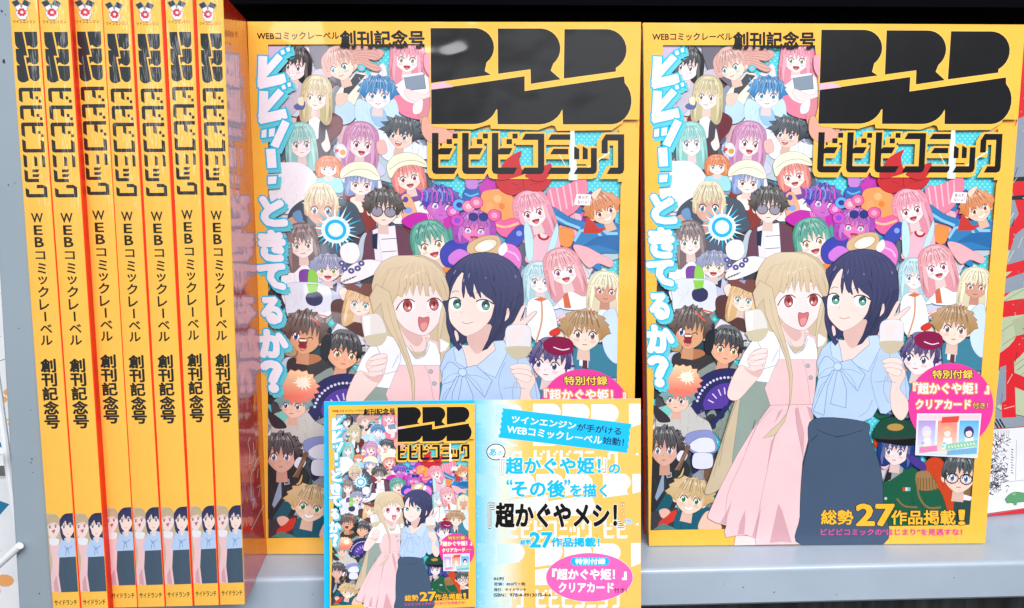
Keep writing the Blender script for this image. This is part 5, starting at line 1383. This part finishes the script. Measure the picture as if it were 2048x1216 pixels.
V0, F0 = box_from([p + bk * .0005 for p in sb.c], [p + bk * .012 for p in sb.c])
mesh_obj('page_block', V0, F0, M_paper, root)

# ------------------------------------------------------------------ shelf
SY = -0.0347
root = thing('display_shelf', (0.28, 0.08, -0.022), 'grey painted steel display shelf with a folded front lip and a dark back', 'shelf')
# tray with a rolled front edge
prof = [(0.20, -0.0012), (0.20, 0.0), (SY + .0022, 0.0)]
for k in range(1, 7):
    a = math.pi / 2 * k / 6
    prof.append((SY + .0022 - .0022 * math.sin(a), -.0022 + .0022 * math.cos(a)))
prof += [(SY, -.0185), (SY + .0012, -.0200), (SY + .014, -.0200), (SY + .014, -.0188), (SY + .0014, -.0188), (SY + .0014, -.0024), (SY + .003, -.0012)]
xs = (0.004, 0.70)
V0 = [(x, y, z) for x in xs for y, z in prof]; n = len(prof)
F0 = [(k, (k + 1) % n, n + (k + 1) % n, n + k) for k in range(n)]
caps = tessellate_polygon([[Vector((y, z, 0)) for y, z in prof]])
F0 += [t for t in caps] + [tuple(n + i for i in t)[::-1] for t in caps]
V0 = [(x, y, z - .0003) for x, y, z in V0]
V_tray, F_tray = V0, F0
V0, F0 = box(-.2, .75, .196, .2, 0.0, .46); mesh_obj('back_panel', V0, F0, M_black, root)
V0, F0 = box(-.01, .75, .040, .195, .270, .31); mesh_obj('upper_rail', V0, F0, M_navy, root)
V0, F0 = box(-.01, .75, .052, .195, .263, .2698); mesh_obj('rail_underside', V0, F0, M_black, root)
# upright panel left of the row
PX = [tuple(p) for p in unproject([(42, 1290), (112, 1290), (-36, -40), (20, -40)], np.array([0, -.0572, 0]), np.array([0, 1., 0]))]
root = thing('steel_upright', (0.006, -0.02, -0.12), 'grey painted steel upright left of the spine-out row with small dark chips', 'shelf upright')
pb = [(p[0] - .002, .196, p[2]) for p in PX]
V0, F0 = box_from(PX, pb); VP, FP = V0, F0


def onpanel(u, v):
    a = np.array(PX[0]) * (1 - u) + np.array(PX[1]) * u; b = np.array(PX[2]) * (1 - u) + np.array(PX[3]) * u
    return a * (1 - v) + b * v


VV, FF = [], []
rc = random.Random(8)
for px_, r0 in (((4, 22), .0004), ((11, 29), .0002), ((8, 122), .0006), ((17, 370), .00025), ((30, 366), .0002), ((64, 918), .0003), ((62, 925), .0003), ((66, 945), .0002), ((79, 1187), .0003), ((62, 820), .0002), ((38, 657), .0002)):
    c0 = unproject([px_], np.array([0, -.0572, 0]), np.array([0, 1., 0]))[0] + np.array([0, -.00012, 0]); b0 = len(VV)
    for j in range(7): VV.append(c0 + np.array([r0 * math.cos(.9 * j) * rc.uniform(.6, 1.2), 0, r0 * 1.4 * math.sin(.9 * j) * rc.uniform(.6, 1.2)]))
    FF.append(tuple(range(b0, b0 + 7)))
mesh_obj('upright_panel', VP + VV, FP + [tuple(i + 8 for i in f) for f in FF], [M_greypanel, M_speck], root, fm=[0] * 6 + [1] * len(FF), bevel=.0008)
VV, FF = [], []
NS0, FS0 = len(V_tray), list(F_tray)
for (x, z) in ((.316, -.0085), (.3255, -.0105), (.341, -.0135), (.20, -.006), (.372, -.0155), (.118, -.009), (.43, -.008)):
    b0 = len(VV); r0 = rc.uniform(.00025, .0005)
    for j in range(7): VV.append(np.array([x + r0 * math.cos(.9 * j) * rc.uniform(.6, 1.3), SY - .00012, z + r0 * .7 * math.sin(.9 * j)]))
    FF.append(tuple(range(b0, b0 + 7)))
mesh_obj('shelf_tray', V_tray + VV, FS0 + [tuple(i + NS0 for i in f) for f in FF], [M_grey, M_speck], bpy.data.objects['display_shelf'], fm=[0] * len(FS0) + [1] * len(FF))

# ------------------------------------------------------------------ wire rack and its leaflets beyond the upright
root = thing('wire_rack', (-0.03, -0.045, -0.10), 'white wire rack just left of the grey upright, only its edge showing', 'rack')
for nm, pts, r in (('wire', [(-.060, -.05, .070), (-.020, -.056, .0655), (-.0005, -.060, .0760)], .0016), ('wire', [(-.05, -.05, .014), (-.014, -.057, .019), (.0020, -.060, .0330)], .0016), ('wire', [(-.0030, -.052, .30), (-.0045, -.050, .08), (-.0050, -.050, -.10)], .0016)):
    V0, F0 = tube(pts, r); mesh_obj(nm, V0, F0, M_wire, root)
pr = Art(); A = pr; A.frame(UNIT)
A.poly([(0, 0), (1, 0), (1, 1), (0, 1)], '#f2f4f8')
rp_ = random.Random(4)
for k in range(46):
    x, y = rp_.random(), rp_.random(); c = ('#3f9fd0', '#f09a50', '#7cc4e8', '#e8e8f0', '#f4c24a', '#2f7fa8', '#4aa06a', '#dfe8f4', '#b8c4d4')[k % 9]
    A.poly([(min(.99, max(.01, x + rp_.uniform(-.12, .12))), min(.99, max(.01, y + rp_.uniform(-.05, .05)))) for j in range(3)], c)
for k in range(30):
    x, y = rp_.random() * .9 + .04, rp_.random() * .9 + .04; A.ell(x, y, .05, .02, ('#f8f8fc', '#66b4de', '#f2b070', '#c8d8ea')[k % 4], n=10)
for k, (x, z0_, z1_, y, lab) in enumerate(((-.0025, -.14, .035, -.005, 'bright white and orange booklet low in the wire rack'), (-.006, .040, .150, .01, 'blue and white booklet above the other one in the wire rack'))):
    sq = Sheet((x - .09, y, z0_), (x + .004, y, z0_), (x - .09, y + .01, z1_), (x + .004, y + .01, z1_))
    o_ = thing('booklet', (x - .04, y, z0_), lab, 'booklet')
    sq.c = list(sq.at(UNIT)); V0, F0 = box_from(sq.c, [p - sq.n * .004 for p in sq.c]); Vp, Tp, Cp = pr.build(sq, uvmap=np.array([[1, 0, 0], [0, 1, 0], [0, 0, 1.0]]) if k == 0 else np.array([[-1, 0, 1], [0, -1, 1], [0, 0, 1.0]]))
    mesh_obj('booklet_cover', np.vstack([np.array(V0), Vp]), F0 + [tuple(a + 8 for a in t) for t in Tp], M_cover, o_, cols=[ink('#e8e8ee') + (1,)] * 8 + Cp)

# ------------------------------------------------------------------ dark cloth below the shelf
VV, FF = [], []
nx, nz = 120, 2
for j in range(nz):
    for i in range(nx):
        x = -.1 + .9 * i / (nx - 1); VV.append((x, .01 + .006 * math.sin(x * 95) + .003 * math.sin(x * 211 + 1), -.016 - .25 * j))
for i in range(nx - 1): FF.append((i, nx + i, nx + i + 1, i + 1))
o = mesh_obj('cloth_drape', VV, FF, M_cloth); tag(o, 'dark grey cloth hanging in folds under the shelf lip', 'cloth')
